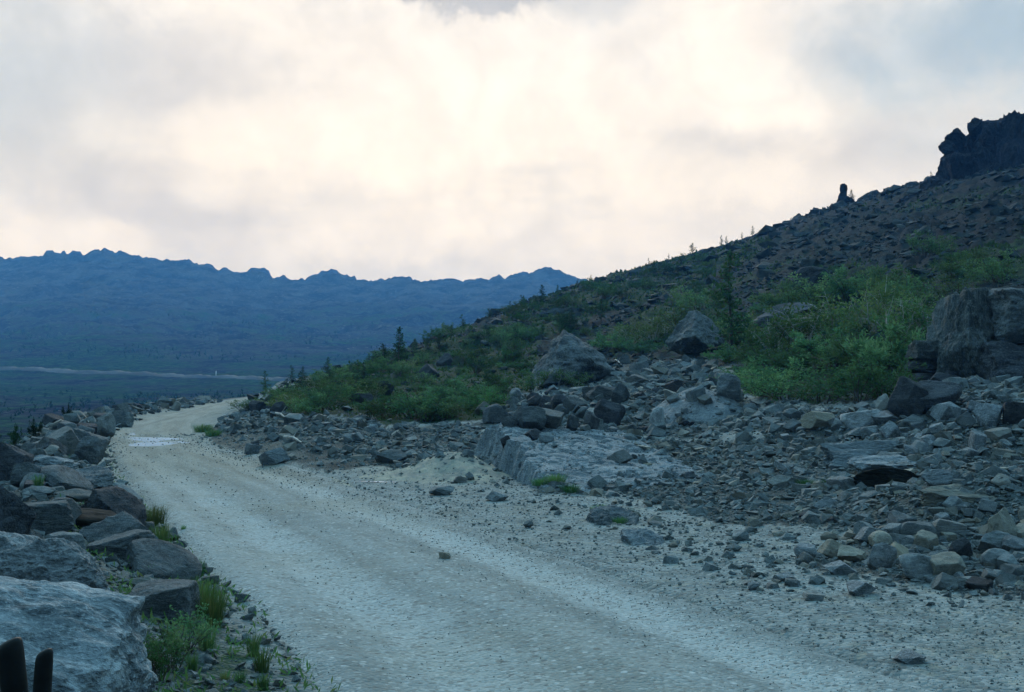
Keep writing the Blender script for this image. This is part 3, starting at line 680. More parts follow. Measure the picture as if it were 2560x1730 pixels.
def put_rock(name, me, mat, px0, px1, ptop, d, base=None, depth=.85, rz=0.0, sink=.12, label='', cat='rock', group=None, tilt=(0, 0)):
    """a rock that fills px0..px1 across, reaches up to ptop, standing at distance d on the ground"""
    yc = d + (px1 - px0) / FPX * d * depth * .35
    x = ((px0 + px1) / 2 - 512) / FPX * yc; w = (px1 - px0) / FPX * yc
    g = gz1(x, d) if base is None else base
    ztop = CAMZ + (HOR - ptop) / FPX * d
    h = max(ztop - g, w * .22); h2 = h * (1 + sink)
    o = link(name, meshmat(me, mat)); o.location = (x, yc, ztop - h2 / 2)
    o.scale = (w, w * depth, h2)
    o.rotation_euler = (tilt[0], tilt[1], rz)
    if label: tag(o, label, cat, group)
    return o
def hero(seed, mat, px0, py0, px1, py1, label, name='boulder', cat='boulder', d=None, sub=4, depth=.85, rough=.10, boxy=.5, planes=10, extra=(), sharp=45, sink=.18, group=None, fine=.03, tilt=(0, 0), smooth=False, led_k=.45):
    me = mesh_np(name, *rock_verts(seed, sub, planes, sharp, rough, boxy, extra, fine, True, led_k), smooth=smooth)
    base = None
    if d is None:
        gx, gy, gz_ = at((px0 + px1) / 2, py1); d = gy
    if py1 is not None: base = CAMZ + (HOR - py1) / FPX * d
    return put_rock(name, me, mat, px0, px1, py0, d, base, depth, 0, sink, label, cat, group, tilt)

def z7(a, b): return a * .148, 460 + b * .148
def box(ox, oy, x0, y0, x1, y1): return (ox + x0 / 2.7023) * .4, (oy + y0 / 2.7023) * .4, (ox + x1 / 2.7023) * .4, (oy + y1 / 2.7023) * .4

# --- boulders of the bank on the near side of the track
LB = [  # seed, mat, px0, ptop, px1, d, label, extras
    (1, 'pale_rock', -170, 597, 146, 3.7, 'large pale streaked boulder filling the bottom corner of the picture', dict(sub=6, boxy=1.0, rough=.10, depth=.6, planes=9, smooth=False, fine=.06, extra=[(.45, -.3, .8, .60), (-.1, -.5, .85, .62), (.8, -.5, .1, .75)])),
    (2, 'pale_rock', -14, 541, 129, 5.6, 'rounded whitish boulder just behind the big corner boulder', dict(sub=6, boxy=0, planes=12, rough=.15, depth=.7, smooth=False, fine=.07)),
    (3, 'mid_rock', 84, 534, 149, 8.3, 'dark tilted wedge boulder with a pale upper edge beside the track grass', dict(boxy=1.0, extra=[(-.5, -.1, .85, .45)])),
    (4, 'mid_rock', 126, 586, 195, 6.5, 'flat-topped boulder with a straight pale rim standing in the weeds', dict(boxy=1.0, extra=[(-.35, -.25, .9, .5)], rough=.05, sharp=30)),
    (5, 'dark_rock', -40, 478, 35, 8.0, 'big dark smooth boulder cut off by the picture edge', dict(boxy=.5, rough=.07)),
    (6, 'dark_rock', 88, 489, 141, 10.6, 'long dark slab leaning down towards the track', dict(boxy=1.0, extra=[(.8, -.3, .75, .35)], rough=.06, depth=1.0)),
    (7, 'mid_rock', 120, 500, 145, 12.4, 'grey boulder at the track edge beside bright grass', dict(boxy=.5)),
    (8, 'mid_rock', 134, 522, 157, 11.0, 'small grey block below the leaning slab by the grass', dict(boxy=.5)),
    (9, 'mid_rock', 83, 531, 100, 9.4, 'small upright grey stone in front of the dark hollow', dict(boxy=.5)),
    (10, 'rock', 42, 534, 88, 7.6, 'flat grey slab lying in front of the dark hollow', dict(boxy=.5, extra=[(0, 0, 1, .4)])),
    (11, 'pale_rock', -30, 530, 48, 6.9, 'low broad slab behind the rounded whitish boulder', dict(boxy=.5)),
    (12, 'rock', 128, 578, 165, 7.2, 'low pale stone between the wedge boulder and the flat-topped boulder', dict(boxy=.5)),
    (13, 'mid_rock', 50, 490, 100, 11.5, 'broken boulder overhanging the dark hollow in the bank', dict(boxy=.5, rough=.13)),
    (14, 'rock', 22, 486, 56, 11.2, 'crumbly grey boulder above the dark hollow', dict(boxy=0, rough=.14)),
    (15, 'bedrock', 18, 455, 82, 15.0, 'eroded hummock of pale rock on the bank top', dict(boxy=0, rough=.16, sub=5, depth=1.1)),
    (16, 'bedrock', 66, 468, 112, 14.0, 'crumbling pale rock lump sloping to the track', dict(boxy=0, rough=.16, sub=5, depth=1.2)),
    (17, 'dark_rock', -20, 442, 30, 14.5, 'dark angular boulder at the picture edge on the bank top', dict(boxy=.5)),
    (18, 'mid_rock', 8, 462, 42, 12.8, 'grey boulder in the middle of the bank near the picture edge', dict(boxy=.5)),
    (19, 'mid_rock', 36, 437, 62, 19.0, 'squarish grey boulder on the bank above the eroded hummock', dict(boxy=.5)),
    (20, 'rock', 60, 424, 80, 24, 'grey boulder on the bank crest before the puddle', dict(boxy=.5)),
    (21, 'mid_rock', 76, 436, 104, 20, 'low grey boulder on the bank beside the puddle', dict(boxy=.5)),
    (22, 'rock', 95, 414, 116, 32, 'pale rounded boulder on the bank just past the puddle', dict(boxy=.5)),
    (23, 'rock', 112, 409, 134, 40, 'cluster-topping grey boulder where the bank meets the bend', dict(boxy=.5)),
]
for seed, mat, a, top, b, d, lab, kw in LB:
    kw.setdefault('sub', 5); kw.setdefault('fine', .05); kw.setdefault('depth', .7)
    hero(seed, mat, a, top, b, None, lab, d=d, **kw)
# soil hollow under the overhanging rocks, its shade painted as near-black colour
hme = mesh_np('shaded_soil_heap', *rock_verts(77, 4, 8, 8, .2, 0), smooth=True)
put_rock('shaded_soil_heap', hme, 'soil', 22, 128, 511, 9.9, None, .6, label='earth hollow with roots between the bank boulders, its shade painted black', cat='soil')

# --- features of the cut slope across the track
def outcrop(fn, x0, x1, y0, y1, nx, ny, label, name='bedrock_outcrop', mat='bedrock', cat='outcrop'):
    gx, gy = np.meshgrid(np.linspace(x0, x1, nx), np.linspace(y0, y1, ny))
    gz = fn(gx, gy) + .018 * fbm2(gx, gy, 7, 4, .65, 141) + .012 * (1 - np.abs(fbm2(gx * 1.0, gy * .35, 6, 3, .6, 142)) * 3)
    gz = np.maximum(gz, -.8)
    ox, oy = (x0 + x1) / 2, (y0 + y1) / 2
    me = mesh_np(name, np.stack([gx - ox, gy - oy, gz], -1).reshape(-1, 3), gridfaces(ny, nx), False)
    o = link(name, me, M[mat]); o.location = (ox, oy, 0); tag(o, label, cat)
outcrop(oc_ramp, -1.4, 4.0, 14.8, 21.0, 150, 150, 'steep-cut ramp of pale scraped bedrock at the end of the yellow sand')
outcrop(lambda x, y: np.where(((x + 1.25) / 2.1) ** 2 + ((y - 18.5) / 2.4) ** 2 < 1, oc_sand(x, y), -.8), -3.4, .9, 16.0, 21.0, 110, 110, 'low heap of yellow sand beside the track', 'sand_heap', 'sand', 'sand heap')
outcrop(oc_hump, 2.6, 7.2, 23.6, 29.6, 110, 110, 'smooth bluish hump of bedrock below the green shrubs')
b = box(1200, 560, 335, 700, 930, 1115)
hero(35, 'mid_rock', b[0], b[1], b[2], b[3], 'dark pyramid-shaped outcrop rising from the green slope', 'rock_outcrop', 'outcrop', sub=6, boxy=0, planes=7, rough=.14, depth=.9, d=40, smooth=False,
     extra=[(-.92, -.2, .35, .42), (.62, -.25, .74, .40), (0, -.9, .4, .5), (-.3, -.8, .5, .52)], fine=.05)
b = box(1200, 560, 1270, 565, 1660, 835)
hero(36, 'cliff', b[0], b[1], b[2], b[3], 'ridged dark outcrop under the tall larch', 'rock_outcrop', 'outcrop', sub=6, boxy=0, planes=8, rough=.17, depth=.9, d=46, extra=[(-.75, -.3, .6, .42), (.5, -.6, .6, .5)], fine=.05)
b = box(1200, 560, 1590, 1005, 1775, 1185)
hero(38, 'rock', *b, 'large broken boulder at the left foot of the shrubs', rough=.09, boxy=0, sub=5)
b = box(1700, 660, 750, 10, 1010, 250)
hero(38, 'dark_rock', b[0], b[1], b[2] + 6, b[3], 'rounded dark outcrop on the hillside above the shrubs', 'rock_outcrop', 'outcrop', d=62, sub=5, boxy=0, rough=.12)
hero(39, 'dark_rock', 755, 300, 820, 330, 'ledge of dark layered rock behind the shrubs', 'rock_outcrop', 'outcrop', d=52, sub=5, boxy=0, rough=.14, depth=.8)

# --- split cliff block at the picture edge
root = empty('cliff_block', (0, 0, 0))
cd = 25.5; cx = (985 - 512) / FPX * cd; root.location = (cx, cd, gz1(cx, cd))
tag(root, 'huge split block of dark rock standing at the picture edge', 'rock')
def part_rock(root, name, seed, mat, px0, py0, px1, py1, d, **kw):
    depth = kw.pop('depth', .9); rz = kw.pop('rz', 0)
    me = mesh_np(name, *rock_verts(seed, kw.pop('sub', 5), kw.pop('planes', 7), kw.pop('sharp', 50), kw.pop('rough', .08), kw.pop('boxy', 1.0), kw.pop('extra', ()), kw.pop('fine', .035), True, kw.pop('led_k', .45)), smooth=False)
    me.materials.append(M[mat]); o = link(name, me, None, root)
    x = ((px0 + px1) / 2 - 512) / FPX * d; w = (px1 - px0) / FPX * d; zt = CAMZ + (HOR - py0) / FPX * d; zb = CAMZ + (HOR - py1) / FPX * d
    o.location = Vector((x, d + w * depth * .25, (zt + zb) / 2)) - root.location; o.scale = (w, w * depth, zt - zb); o.rotation_euler = (0, 0, rz); return o
part_rock(root, 'split_face', 41, 'cliff', 942, 284, 1012, 425, 25.4, extra=[(-.8, -.3, .45, .5), (-.5, -.6, -.5, .55), (.2, -.8, .5, .6)], depth=1.0, sub=6, fine=.09, rough=.13)
part_rock(root, 'upper_block', 42, 'mid_rock', 996, 285, 1085, 346, 25.0, extra=[(0, -.9, -.3, .6)], depth=.9, sub=6, fine=.05, rough=.13)
part_rock(root, 'lower_block', 43, 'dark_rock', 985, 340, 1100, 430, 24.6, depth=.8, sub=6, fine=.05, rough=.13)
part_rock(root, 'side_ledge', 44, 'cliff', 912, 340, 944, 360, 26.2, depth=1.0, rough=.12)
part_rock(root, 'side_ledge', 45, 'dark_rock', 910, 356, 945, 376, 26.3, depth=1.0, rough=.12)
part_rock(root, 'side_ledge', 46, 'dark_rock', 914, 372, 950, 400, 26.3, depth=1.0, rough=.12)
# --- crag and standing stone on the skyline
root = empty('crag', (0, 0, 0)); cx = (1000 - 512) / FPX * 138; root.location = (cx, 138, gz1(cx, 138))
tag(root, 'black craggy rock tower on the skyline in the corner', 'crag')
crag = [(940, 134, 990, 225, 138), (951, 121, 1012, 230, 139), (948, 150, 1060, 245, 137), (941.5, 138, 962, 153, 137), (946, 127, 966, 148, 137.5), (986, 107, 1080, 240, 136), (969, 116, 984, 136, 138), (998, 110, 1040, 200, 133),
        (940, 152, 975, 215, 135), (1030, 113, 1130, 260, 138), (960, 165, 1020, 235, 129), (1005, 170, 1090, 260, 124), (950, 150, 990, 220, 132), (984, 118, 1006, 160, 135), (975, 140, 1012, 200, 130), (1000, 140, 1040, 210, 128), (918, 174, 978, 222, 132), (936, 190, 1008, 250, 118), (972, 205, 1060, 285, 105), (900, 190, 950, 230, 122), (1000, 165, 1060, 250, 116)]
for i, (a, b_, c_, e_, d_) in enumerate(crag):
    part_rock(root, 'rock_tier', 50 + i, 'crag_rock', a, b_, c_, e_, d_, boxy=0, planes=13, rough=.19, sub=6 if c_ - a > 70 else 5, depth=1.0, sharp=45, fine=.11, led_k=.25)
_, d_, cz_ = at(845, 0); sh = HOR - FPX * (cz_ - CAMZ) / d_ - 207
root = empty('standing_stone', (0, 0, 0)); cx = (843 - 512) / FPX * d_; root.location = (cx, d_, gz1(cx, d_))
tag(root, 'small standing rock pillar with a knob on the hill skyline', 'rock')
part_rock(root, 'pillar', 61, 'crag_rock', 837.5, 190 + sh, 850, 216 + sh, d_, boxy=0, sub=4, rough=.16, depth=1)
part_rock(root, 'knob', 62, 'crag_rock', 840.5, 186 + sh, 848.5, 199 + sh, d_, boxy=0, sub=3, rough=.16, depth=1)
part_rock(root, 'foot_rock', 63, 'crag_rock', 838, 199 + sh, 858, 220 + sh, d_, boxy=0, sub=4, rough=.16, depth=1)
for i, (a, b_, c_, lab) in enumerate([(786, 213, 808, 'rounded rocky hump on the skyline left of the standing stone'), (805, 209, 826, 'low rock hump on the skyline nearer the standing stone'),
                                      (826, 203, 842, 'rock shoulder on the skyline at the foot of the standing stone'), (866, 192, 884, 'rock hump on the skyline right of the standing stone'),
                                      (897, 182, 922, 'broad rock hump on the skyline beside the crag'), (920, 176, 948, 'rock hump on the skyline touching the crag')]):
    cx_, cy_, cz_ = at((a + c_) / 2, 0); cp = HOR - FPX * (cz_ - CAMZ) / cy_
    hero(70 + i, 'dark_rock', a, cp - 5.5, c_, cp + 14, lab, 'rock_outcrop', 'outcrop', d=cy_, boxy=0, rough=.2, depth=1.0, sub=5)
for i, (a, b_, c_, e_, d_, lab) in enumerate([(868, 226, 920, 270, 95, 'dark bluff on the upper slope below the crag hump'), (955, 215, 1030, 262, 95, 'black wall of rock under the crag'), (800, 232, 850, 262, 110, 'dark bluff on the hillside under the standing stone'),
                                              (935, 262, 990, 300, 60, 'dark outcrop with ledges above the split block'), (725, 268, 775, 292, 100, 'dark low outcrop on the middle of the hillside'), (985, 245, 1040, 285, 62, 'black outcrop at the picture edge above the split block')]):
    hero(80 + i, 'crag_rock' if d_ > 90 and a > 860 else 'dark_rock', a, b_, c_, e_, lab, 'rock_outcrop', 'outcrop', d=d_, boxy=0, rough=.18, sub=5, depth=1.0, planes=12)

# --- named boulders on the cut slope (places read off the photograph)
Z3, Z5, Z6, Z8, Z1, Z2 = (1200, 560), (1700, 660), (1700, 1150), (850, 1000), (0, 560), (560, 640)
HB = [
    (Z3, 35, 1225, 180, 1355, 'mid_rock', 'grey boulder at the lower end of the dark boulder cluster'),
    (Z3, 245, 1240, 425, 1395, 'mid_rock', 'large square boulder in the middle of the dark boulder cluster'),
    (Z3, 345, 1255, 545, 1390, 'mid_rock', 'slanting flat-faced boulder overlapping the large square one'),
    (Z3, 155, 1300, 255, 1385, 'mid_rock', 'small pointed boulder between two larger ones in the cluster'),
    (Z3, 405, 1165, 500, 1245, 'dark_rock', 'cube-like dark boulder on top of the cluster'),
    (Z3, 325, 1165, 415, 1245, 'dark_rock', 'dark boulder on the cluster top beside the cube-like one'),
    (Z3, 490, 1160, 590, 1275, 'dark_rock', 'dark upright boulder crowning the cluster'),
    (Z3, 575, 1175, 705, 1290, 'mid_rock', 'broad block with a flat pale top in the cluster'),
    (Z3, 700, 1110, 800, 1200, 'mid_rock', 'grey boulder in the second row above the cluster'),
    (Z3, 790, 1190, 960, 1360, 'dark_rock', 'dark rounded boulder right of the cluster'),
    (Z3, 590, 1295, 660, 1400, 'mid_rock', 'pale triangular boulder in front of the cluster'),
    (Z3, 710, 1280, 800, 1390, 'dark_rock', 'dark boulder leaning at the right of the cluster'),
    (Z3, 735, 1100, 900, 1200, 'mid_rock', 'long grey block under the dark pyramid outcrop'),
    (Z3, 900, 1085, 1000, 1215, 'mid_rock', 'upright grey block in the boulder slope'),
    (Z3, 985, 1020, 1145, 1100, 'mid_rock', 'long flat block lying high on the boulder slope'),
    (Z3, 1150, 1240, 1250, 1390, 'pale_rock', 'pale pointed boulder on the left of the smooth hump'),
    (Z3, 930, 880, 1010, 950, 'mid_rock', 'small pale block beside a dead branch under the outcrop'),
    (Z3, 1365, 880, 1420, 985, 'mid_rock', 'thin upright stone at the top of the boulder slope'),
    (Z3, 1655, 825, 1700, 890, 'mid_rock', 'small upright stone standing near the shrubs'),
    (Z3, 200, 1115, 270, 1200, 'rock', 'pointed grey boulder at the edge of the green slope'),
    (Z3, 300, 1395, 420, 1450, 'dark_rock', 'dark flat stone lying on the pale bedrock slab'),
    (Z3, 410, 1420, 490, 1480, 'rock', 'grey stone lying on the pale bedrock slab'),
    (Z3, 145, 1440, 205, 1510, 'dark_rock', 'small dark stone on the crest of the steep-faced block'),
    (Z5, 1405, 760, 1640, 1025, 'dark_rock', 'dark slab leaning against the round boulder by the shrubs'),
    (Z5, 1570, 790, 1865, 1015, 'dark_rock', 'big rounded boulder under the split cliff block'),
    (Z5, 1320, 880, 1430, 1000, 'rock', 'thin grey slab standing beside the leaning dark slab'),
    (Z5, 1690, 735, 1870, 830, 'dark_rock', 'dark boulder wedged below the split cliff block'),
    (Z5, 1105, 985, 1340, 1110, 'pale_rock', 'broad pale block in the row of boulders under the shrubs'),
    (Z5, 1300, 995, 1490, 1085, 'pale_rock', 'pale flat-topped boulder right of the broad pale block'),
    (Z5, 1365, 1065, 1485, 1195, 'pale_rock', 'whitish upright boulder under the flat-topped one'),
    (Z5, 1480, 1020, 1665, 1125, 'rock', 'grey boulder between the whitish upright one and the pointed one'),
    (Z5, 1715, 935, 1885, 1075, 'pale_rock', 'pointed pale boulder in front of the big rounded boulder'),
    (Z5, 1180, 935, 1290, 1000, 'rock', 'small grey boulder above the broad pale block'),
    (Z5, 2005, 945, 2165, 1105, 'pale_rock', 'pale boulder below the lower part of the cliff block'),
    (Z5, 2190, 935, 2340, 1080, 'dark_rock', 'dark round boulder at the picture edge under the cliff block'),
    (Z5, 1865, 1000, 1985, 1110, 'rock', 'grey boulder between the pointed one and the pale one'),
    (Z5, 700, 980, 815, 1055, 'rock', 'pale block at the left end of the boulder row'),
    (Z5, 705, 1050, 825, 1135, 'rock', 'smooth grey block below the left end of the boulder row'),
    (Z5, 840, 1000, 1030, 1120, 'tan_rock', 'large sloping boulder left of the broad pale block'),
    (Z5, 1020, 1045, 1110, 1125, 'rock', 'grey boulder touching the broad pale block'),
    (Z5, 1120, 1110, 1290, 1180, 'rock', 'flat boulder in front of the broad pale block'),
    (Z5, 1965, 1130, 2060, 1260, 'pale_rock', 'narrow whitish boulder standing on end near the picture edge'),
    (Z5, 1640, 1160, 1780, 1245, 'pale_rock', 'pale triangular stone below the boulder row'),
    (Z5, 2080, 1110, 2230, 1200, 'rock', 'squat grey boulder near the picture edge below the row'),
    (Z5, 630, 935, 700, 1005, 'rock', 'tilted grey slab at the left of the boulder row'),
    (Z5, 435, 975, 515, 1040, 'rock', 'grey stone on the right shoulder of the smooth hump'),
    (Z6, 1195, 460, 1400, 562, 'pale_rock', 'pale slab tilted up at the near corner of the broken rock pile'),
    (Z6, 1365, 435, 1510, 552, 'rock', 'blue-grey block beside the tilted pale slab'),
    (Z6, 1500, 430, 1700, 560, 'rock', 'rounded tan-grey block in the middle of the broken rock pile'),
    (Z6, 1590, 490, 1735, 612, 'tan_rock', 'tan wedge stone in the middle of the broken rock pile'),
    (Z6, 1690, 405, 1910, 525, 'rock', 'wide pale-topped block high in the broken rock pile'),
    (Z6, 1785, 250, 1905, 345, 'rock', 'blue-grey cube on top of the broken rock pile'),
    (Z6, 2090, 330, 2260, 545, 'tan_rock', 'tall tan slab standing on end in the broken rock pile'),
    (Z6, 2015, 490, 2210, 625, 'rock', 'grey block under the tall tan slab'),
    (Z6, 2185, 525, 2360, 645, 'pale_rock', 'pale-topped slab at the picture edge in the broken rock pile'),
    (Z6, 2150, 645, 2300, 745, 'rock', 'blue-grey wedge at the right foot of the broken rock pile'),
    (Z6, 1275, 565, 1450, 745, 'pale_rock', 'large pale faceted block at the left foot of the broken rock pile'),
    (Z6, 1485, 640, 1705, 805, 'rock', 'broad grey-brown block at the foot of the broken rock pile'),
    (Z6, 1680, 645, 1895, 800, 'tan_rock', 'pointed block with a tan side at the foot of the broken rock pile'),
    (Z6, 1825, 535, 1970, 690, 'dark_rock', 'dark ridged block in the centre of the broken rock pile'),
    (Z6, 2040, 610, 2210, 725, 'rock', 'flat grey block below the tall tan slab'),
    (Z6, 1700, 770, 1855, 880, 'rock', 'grey triangular stone at the bottom of the broken rock pile'),
    (Z6, 1845, 800, 2050, 870, 'rock', 'low flat stone at the bottom of the broken rock pile'),
    (Z6, 775, 575, 905, 670, 'pale_rock', 'pale stepped slab lying on the gravel left of the rock pile'),
    (Z6, 990, 695, 1165, 775, 'pale_rock', 'pale sloping stone in front of the rock pile'),
    (Z6, 1060, 595, 1255, 695, 'tan_rock', 'flat tan slab left of the large faceted block'),
    (Z6, 1140, 835, 1310, 915, 'pale_rock', 'pale flat stone half buried in the gravel below the rock pile'),
    (Z6, 460, 830, 530, 880, 'pale_rock', 'small pale block alone on the gravel'),
    (Z6, 640, 770, 780, 820, 'pale_rock', 'pale sliver of rock lying on the gravel'),
    (Z6, 1455, 1310, 1660, 1375, 'pale_rock', 'pale flat stone sunk in the gravel at the bottom'),
    (Z6, 840, 910, 960, 950, 'rock', 'thin flat stone on the open gravel'),
    (Z6, 515, 230, 600, 325, 'rock', 'blue-grey block on the gravel terrace'),
    (Z6, 890, 260, 1060, 335, 'pale_rock', 'pale broad stone on the gravel terrace'),
    (Z6, 600, 110, 790, 190, 'rock', 'grey boulder at the back of the gravel terrace'),
    (Z8, 250, 340, 445, 430, 'rock', 'dark flat boulder resting on rusty earth beside the track'),
    (Z8, 770, 520, 860, 560, 'rock', 'dark flat stone at the foot of the yellow sand'),
    (Z8, 850, 490, 905, 545, 'rock', 'small dark stone between the sand and the steep-faced block'),
    (Z8, 990, 620, 1130, 685, 'pale_rock', 'pale slab below the steep-faced block'),
    (Z8, 610, 590, 760, 645, 'rock', 'flat grey stone at the tip of the yellow sand'),
    (Z8, 1240, 820, 1305, 865, 'rock', 'grey stone among scattered stones at the gravel edge'),
    (Z8, 672, 1035, 745, 1078, 'tan_rock', 'lone fist-sized stone in the middle of the track'),
    (Z8, 462, 1028, 502, 1052, 'tan_rock', 'smaller tan stone left of the lone stone on the track'),
    (Z2, 700, 1290, 770, 1360, 'rock', 'squarish grey boulder at the track edge near the rubble'),
    (Z2, 175, 980, 300, 1050, 'dark_rock', 'dark boulder at the bend under the green slope'),
    (Z2, 310, 985, 425, 1060, 'dark_rock', 'broad dark boulder right of the one at the bend'),
    (Z2, 980, 1140, 1040, 1195, 'pale_rock', 'pale stone in the middle of the rubble bank'),
    (Z2, 855, 1195, 940, 1255, 'rock', 'slanted grey slab on the rubble bank'),
    (Z2, 1440, 660, 1540, 750, 'dark_rock', 'pointed dark boulder among the shrubs of the green slope'),
    (Z2, 1310, 730, 1450, 830, 'dark_rock', 'dark boulders lump below the pointed one in the green slope'),
    (Z2, 1230, 680, 1330, 740, 'dark_rock', 'dark flat rock near the tall lone larch'),
    (Z2, 1040, 850, 1140, 950, 'dark_rock', 'shadowed dark boulder in the green slope'),
    (Z2, 860, 930, 1000, 990, 'dark_rock', 'long dark boulder under the shadowed one'),
    (Z2, 1700, 985, 1800, 1070, 'rock', 'grey boulder at the top corner of the rubble bank'),
    (Z2, 1930, 895, 2010, 980, 'rock', 'pointed stone at the foot of the pyramid outcrop'),
    (Z2, 140, 1270, 240, 1340, 'bedrock', 'pale ledge beside the track edge near the bend'),
    (Z2, 250, 1300, 440, 1410, 'bedrock', 'pale broken slab at the track edge below the rubble'),
]
hero_zone = []
for i, (off, x0, y0, x1, y1, mat, lab) in enumerate(HB):
    b = box(off[0], off[1], x0, y0, x1, y1)
    w = b[2] - b[0]; flat = (b[3] - b[1]) < .5 * w
    gw = .14 if off == Z3 and y0 > 1000 and x1 < 1100 else .07
    hero(300 + i, mat, b[0] - gw * w, b[1] - gw * 12, b[2] + gw * w, b[3], lab, 'boulder' if w > 12 else 'stone', 'boulder' if w > 12 else 'stone', sub=5 if w > 22 else 4, rough=.05, boxy=.5 if flat or i % 3 else 0, planes=9 + i % 5,
         sharp=60, depth=.8, sink=.25, fine=.02)
# broken bedrock steps on the terrace, the lowest overhanging a dark recess
b = box(1700, 660, 1130, 1300, 1760, 1395)
hero(401, 'bedrock', b[0], b[1], b[2], b[3], 'overhanging bedrock ledge with a dark recess below it', 'bedrock_ledge', 'ledge', sub=6, boxy=0, planes=9, rough=.20, depth=.6, sink=.05, extra=[(0, -.7, -.7, .45), (0, -.2, 1, .36), (0, 0, -1, .4)], fine=.06, led_k=.12)
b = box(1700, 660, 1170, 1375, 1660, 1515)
hero(402, 'soil', b[0], b[1], b[2], b[3], 'dark recess below the bedrock ledge, its shade painted as a black lump', 'recess_shade', 'soil', sub=5, boxy=0, rough=.14, depth=.25, sink=.3)  # near-black lump put in for the shadow under the ledge
b = box(1700, 660, 950, 1200, 1900, 1310)
hero(403, 'bedrock', b[0], b[1], b[2], b[3], 'long weathered bedrock step above the dark recess', 'bedrock_ledge', 'ledge', sub=6, boxy=0, planes=9, rough=.22, depth=.4, extra=[(0, -.5, .8, .40)], sink=.5, fine=.06, led_k=.12)
b = box(1700, 660, 1640, 1390, 1960, 1500)
hero(406, 'bedrock', b[0], b[1], b[2], b[3], 'grey broken step of bedrock right of the dark recess', 'bedrock_ledge', 'ledge', sub=5, boxy=0, planes=9, rough=.18, depth=.5, sink=.4, fine=.05, led_k=.12)
b = box(1700, 1150, 1620, 180, 2230, 300)
hero(404, 'tan_rock', b[0], b[1], b[2], b[3], 'long tan rock bank behind the broken rock pile', 'bedrock_ledge', 'ledge', sub=6, boxy=0, planes=6, rough=.2, depth=.5, extra=[(0, -.4, .9, .36)], sink=.5, fine=.05, led_k=.12)
for sd_, bb, lab in [(411, box(850, 1000, 1660, 720, 2030, 850), 'scraped bedrock knob showing through the gravel'), (412, box(850, 1000, 1900, 880, 2200, 990), 'white-streaked bedrock strip showing through the gravel')]:
    hero(sd_, 'bedrock', bb[0], bb[1] + 2, bb[2], bb[3] - 2, lab, 'bedrock_slab', 'slab', sub=6, boxy=0, planes=2, rough=.22, sharp=14, depth=.9, sink=2.0, extra=[(.1, -.3, .95, .3)], fine=.05, led_k=.2)
# --- counted rocks without a look of their own
def counted(poly, n, smin, smax, mats, label, group, seed, slab=.3, hr=(.5, .95)):
    rng = np.random.default_rng(seed); xs = [p[0] for p in poly]; ys = [p[1] for p in poly]; k = 0; tries = 0
    while k < n and tries < 4000:
        tries += 1
        px, py = rng.uniform(min(xs), max(xs)), rng.uniform(min(ys), max(ys))
        if not inpoly(np.array([px]), np.array([py]), poly)[0]: continue
        x, y, z = at(px, py); s_ = road_s(x, y)
        if abs(s_) < road_hw(y) * .95: continue
        w = smin * (smax / smin) ** (rng.random() ** 1.6) / FPX * y
        me = SLABV[rng.integers(6)] if rng.random() < slab else ROCKV[rng.integers(16)]
        o = link('rock', meshmat(me, mats[rng.integers(len(mats))]))
        h = w * rng.uniform(*hr)
        o.scale = (w, w * rng.uniform(.7, 1.1), h); o.location = (x, y, z + h * .22)
        o.rotation_euler = (rng.uniform(-.45, .45), rng.uniform(-.45, .45), rng.uniform(0, 6.28))
        tag(o, label, 'rock', group); k += 1
counted(P_BANK, 30, 6, 13, ['rock', 'rock', 'dark_rock'], 'small grey rock in the rubble bank along the far track edge', 'rocks of the rubble bank', 21)
counted(P_FIELD, 50, 9, 22, ['rock', 'rock', 'dark_rock'], 'grey rock in the boulder slope below the pyramid outcrop', 'rocks of the boulder slope', 22)
counted(P_ROW, 40, 8, 18, ['rock', 'rock', 'pale_rock'], 'grey rock in the boulder row under the shrubs and split block', 'rocks of the boulder row', 23)
counted(P_TERR, 35, 9, 24, ['rock', 'pale_rock', 'tan_rock'], 'flat stone on the gravel terrace under the boulder row', 'stones of the gravel terrace', 24, .7, (.3, .55))
counted(P_EDGE, 45, 9, 26, ['rock', 'rock', 'dark_rock', 'pale_rock'], 'angular rock at the picture edge between the boulder row and rock pile', 'rocks at the picture edge', 26)
counted(P_PILE, 45, 10, 26, ['rock', 'rock', 'tan_rock', 'pale_rock'], 'angular stone in the broken rock pile', 'stones of the broken rock pile', 25, .4)
# bank on the near side: rocks along the berm line
rng = np.random.default_rng(5)
for i in range(55):
    y = math.exp(rng.uniform(math.log(8), math.log(80))); off = rng.uniform(.45, 2.3)
    s_ = -(road_hw(y) + off); slp = float(road_c(y + .5) - road_c(y - .5)); nm = 1 / math.sqrt(1 + slp * slp)
    x = float(road_c(y)) + s_ * nm; yy = y - s_ * slp * nm * 0
    w = .26 * (3.0 ** rng.random()) * (1 + .005 * y); h = w * rng.uniform(.5, .9); z = gz1(x, yy)
    o = link('rock', meshmat(ROCKV[rng.integers(16)], ['rock', 'mid_rock', 'mid_rock', 'dark_rock'][rng.integers(4)]))
    o.scale = (w, w * rng.uniform(.7, 1.1), h); o.location = (x, yy, z + h * .2); o.rotation_euler = (rng.uniform(-.4, .4), rng.uniform(-.4, .4), rng.uniform(0, 6.28))
    tag(o, 'grey rock in the stone bank on the valley side of the track', 'rock', 'rocks of the valley-side bank')

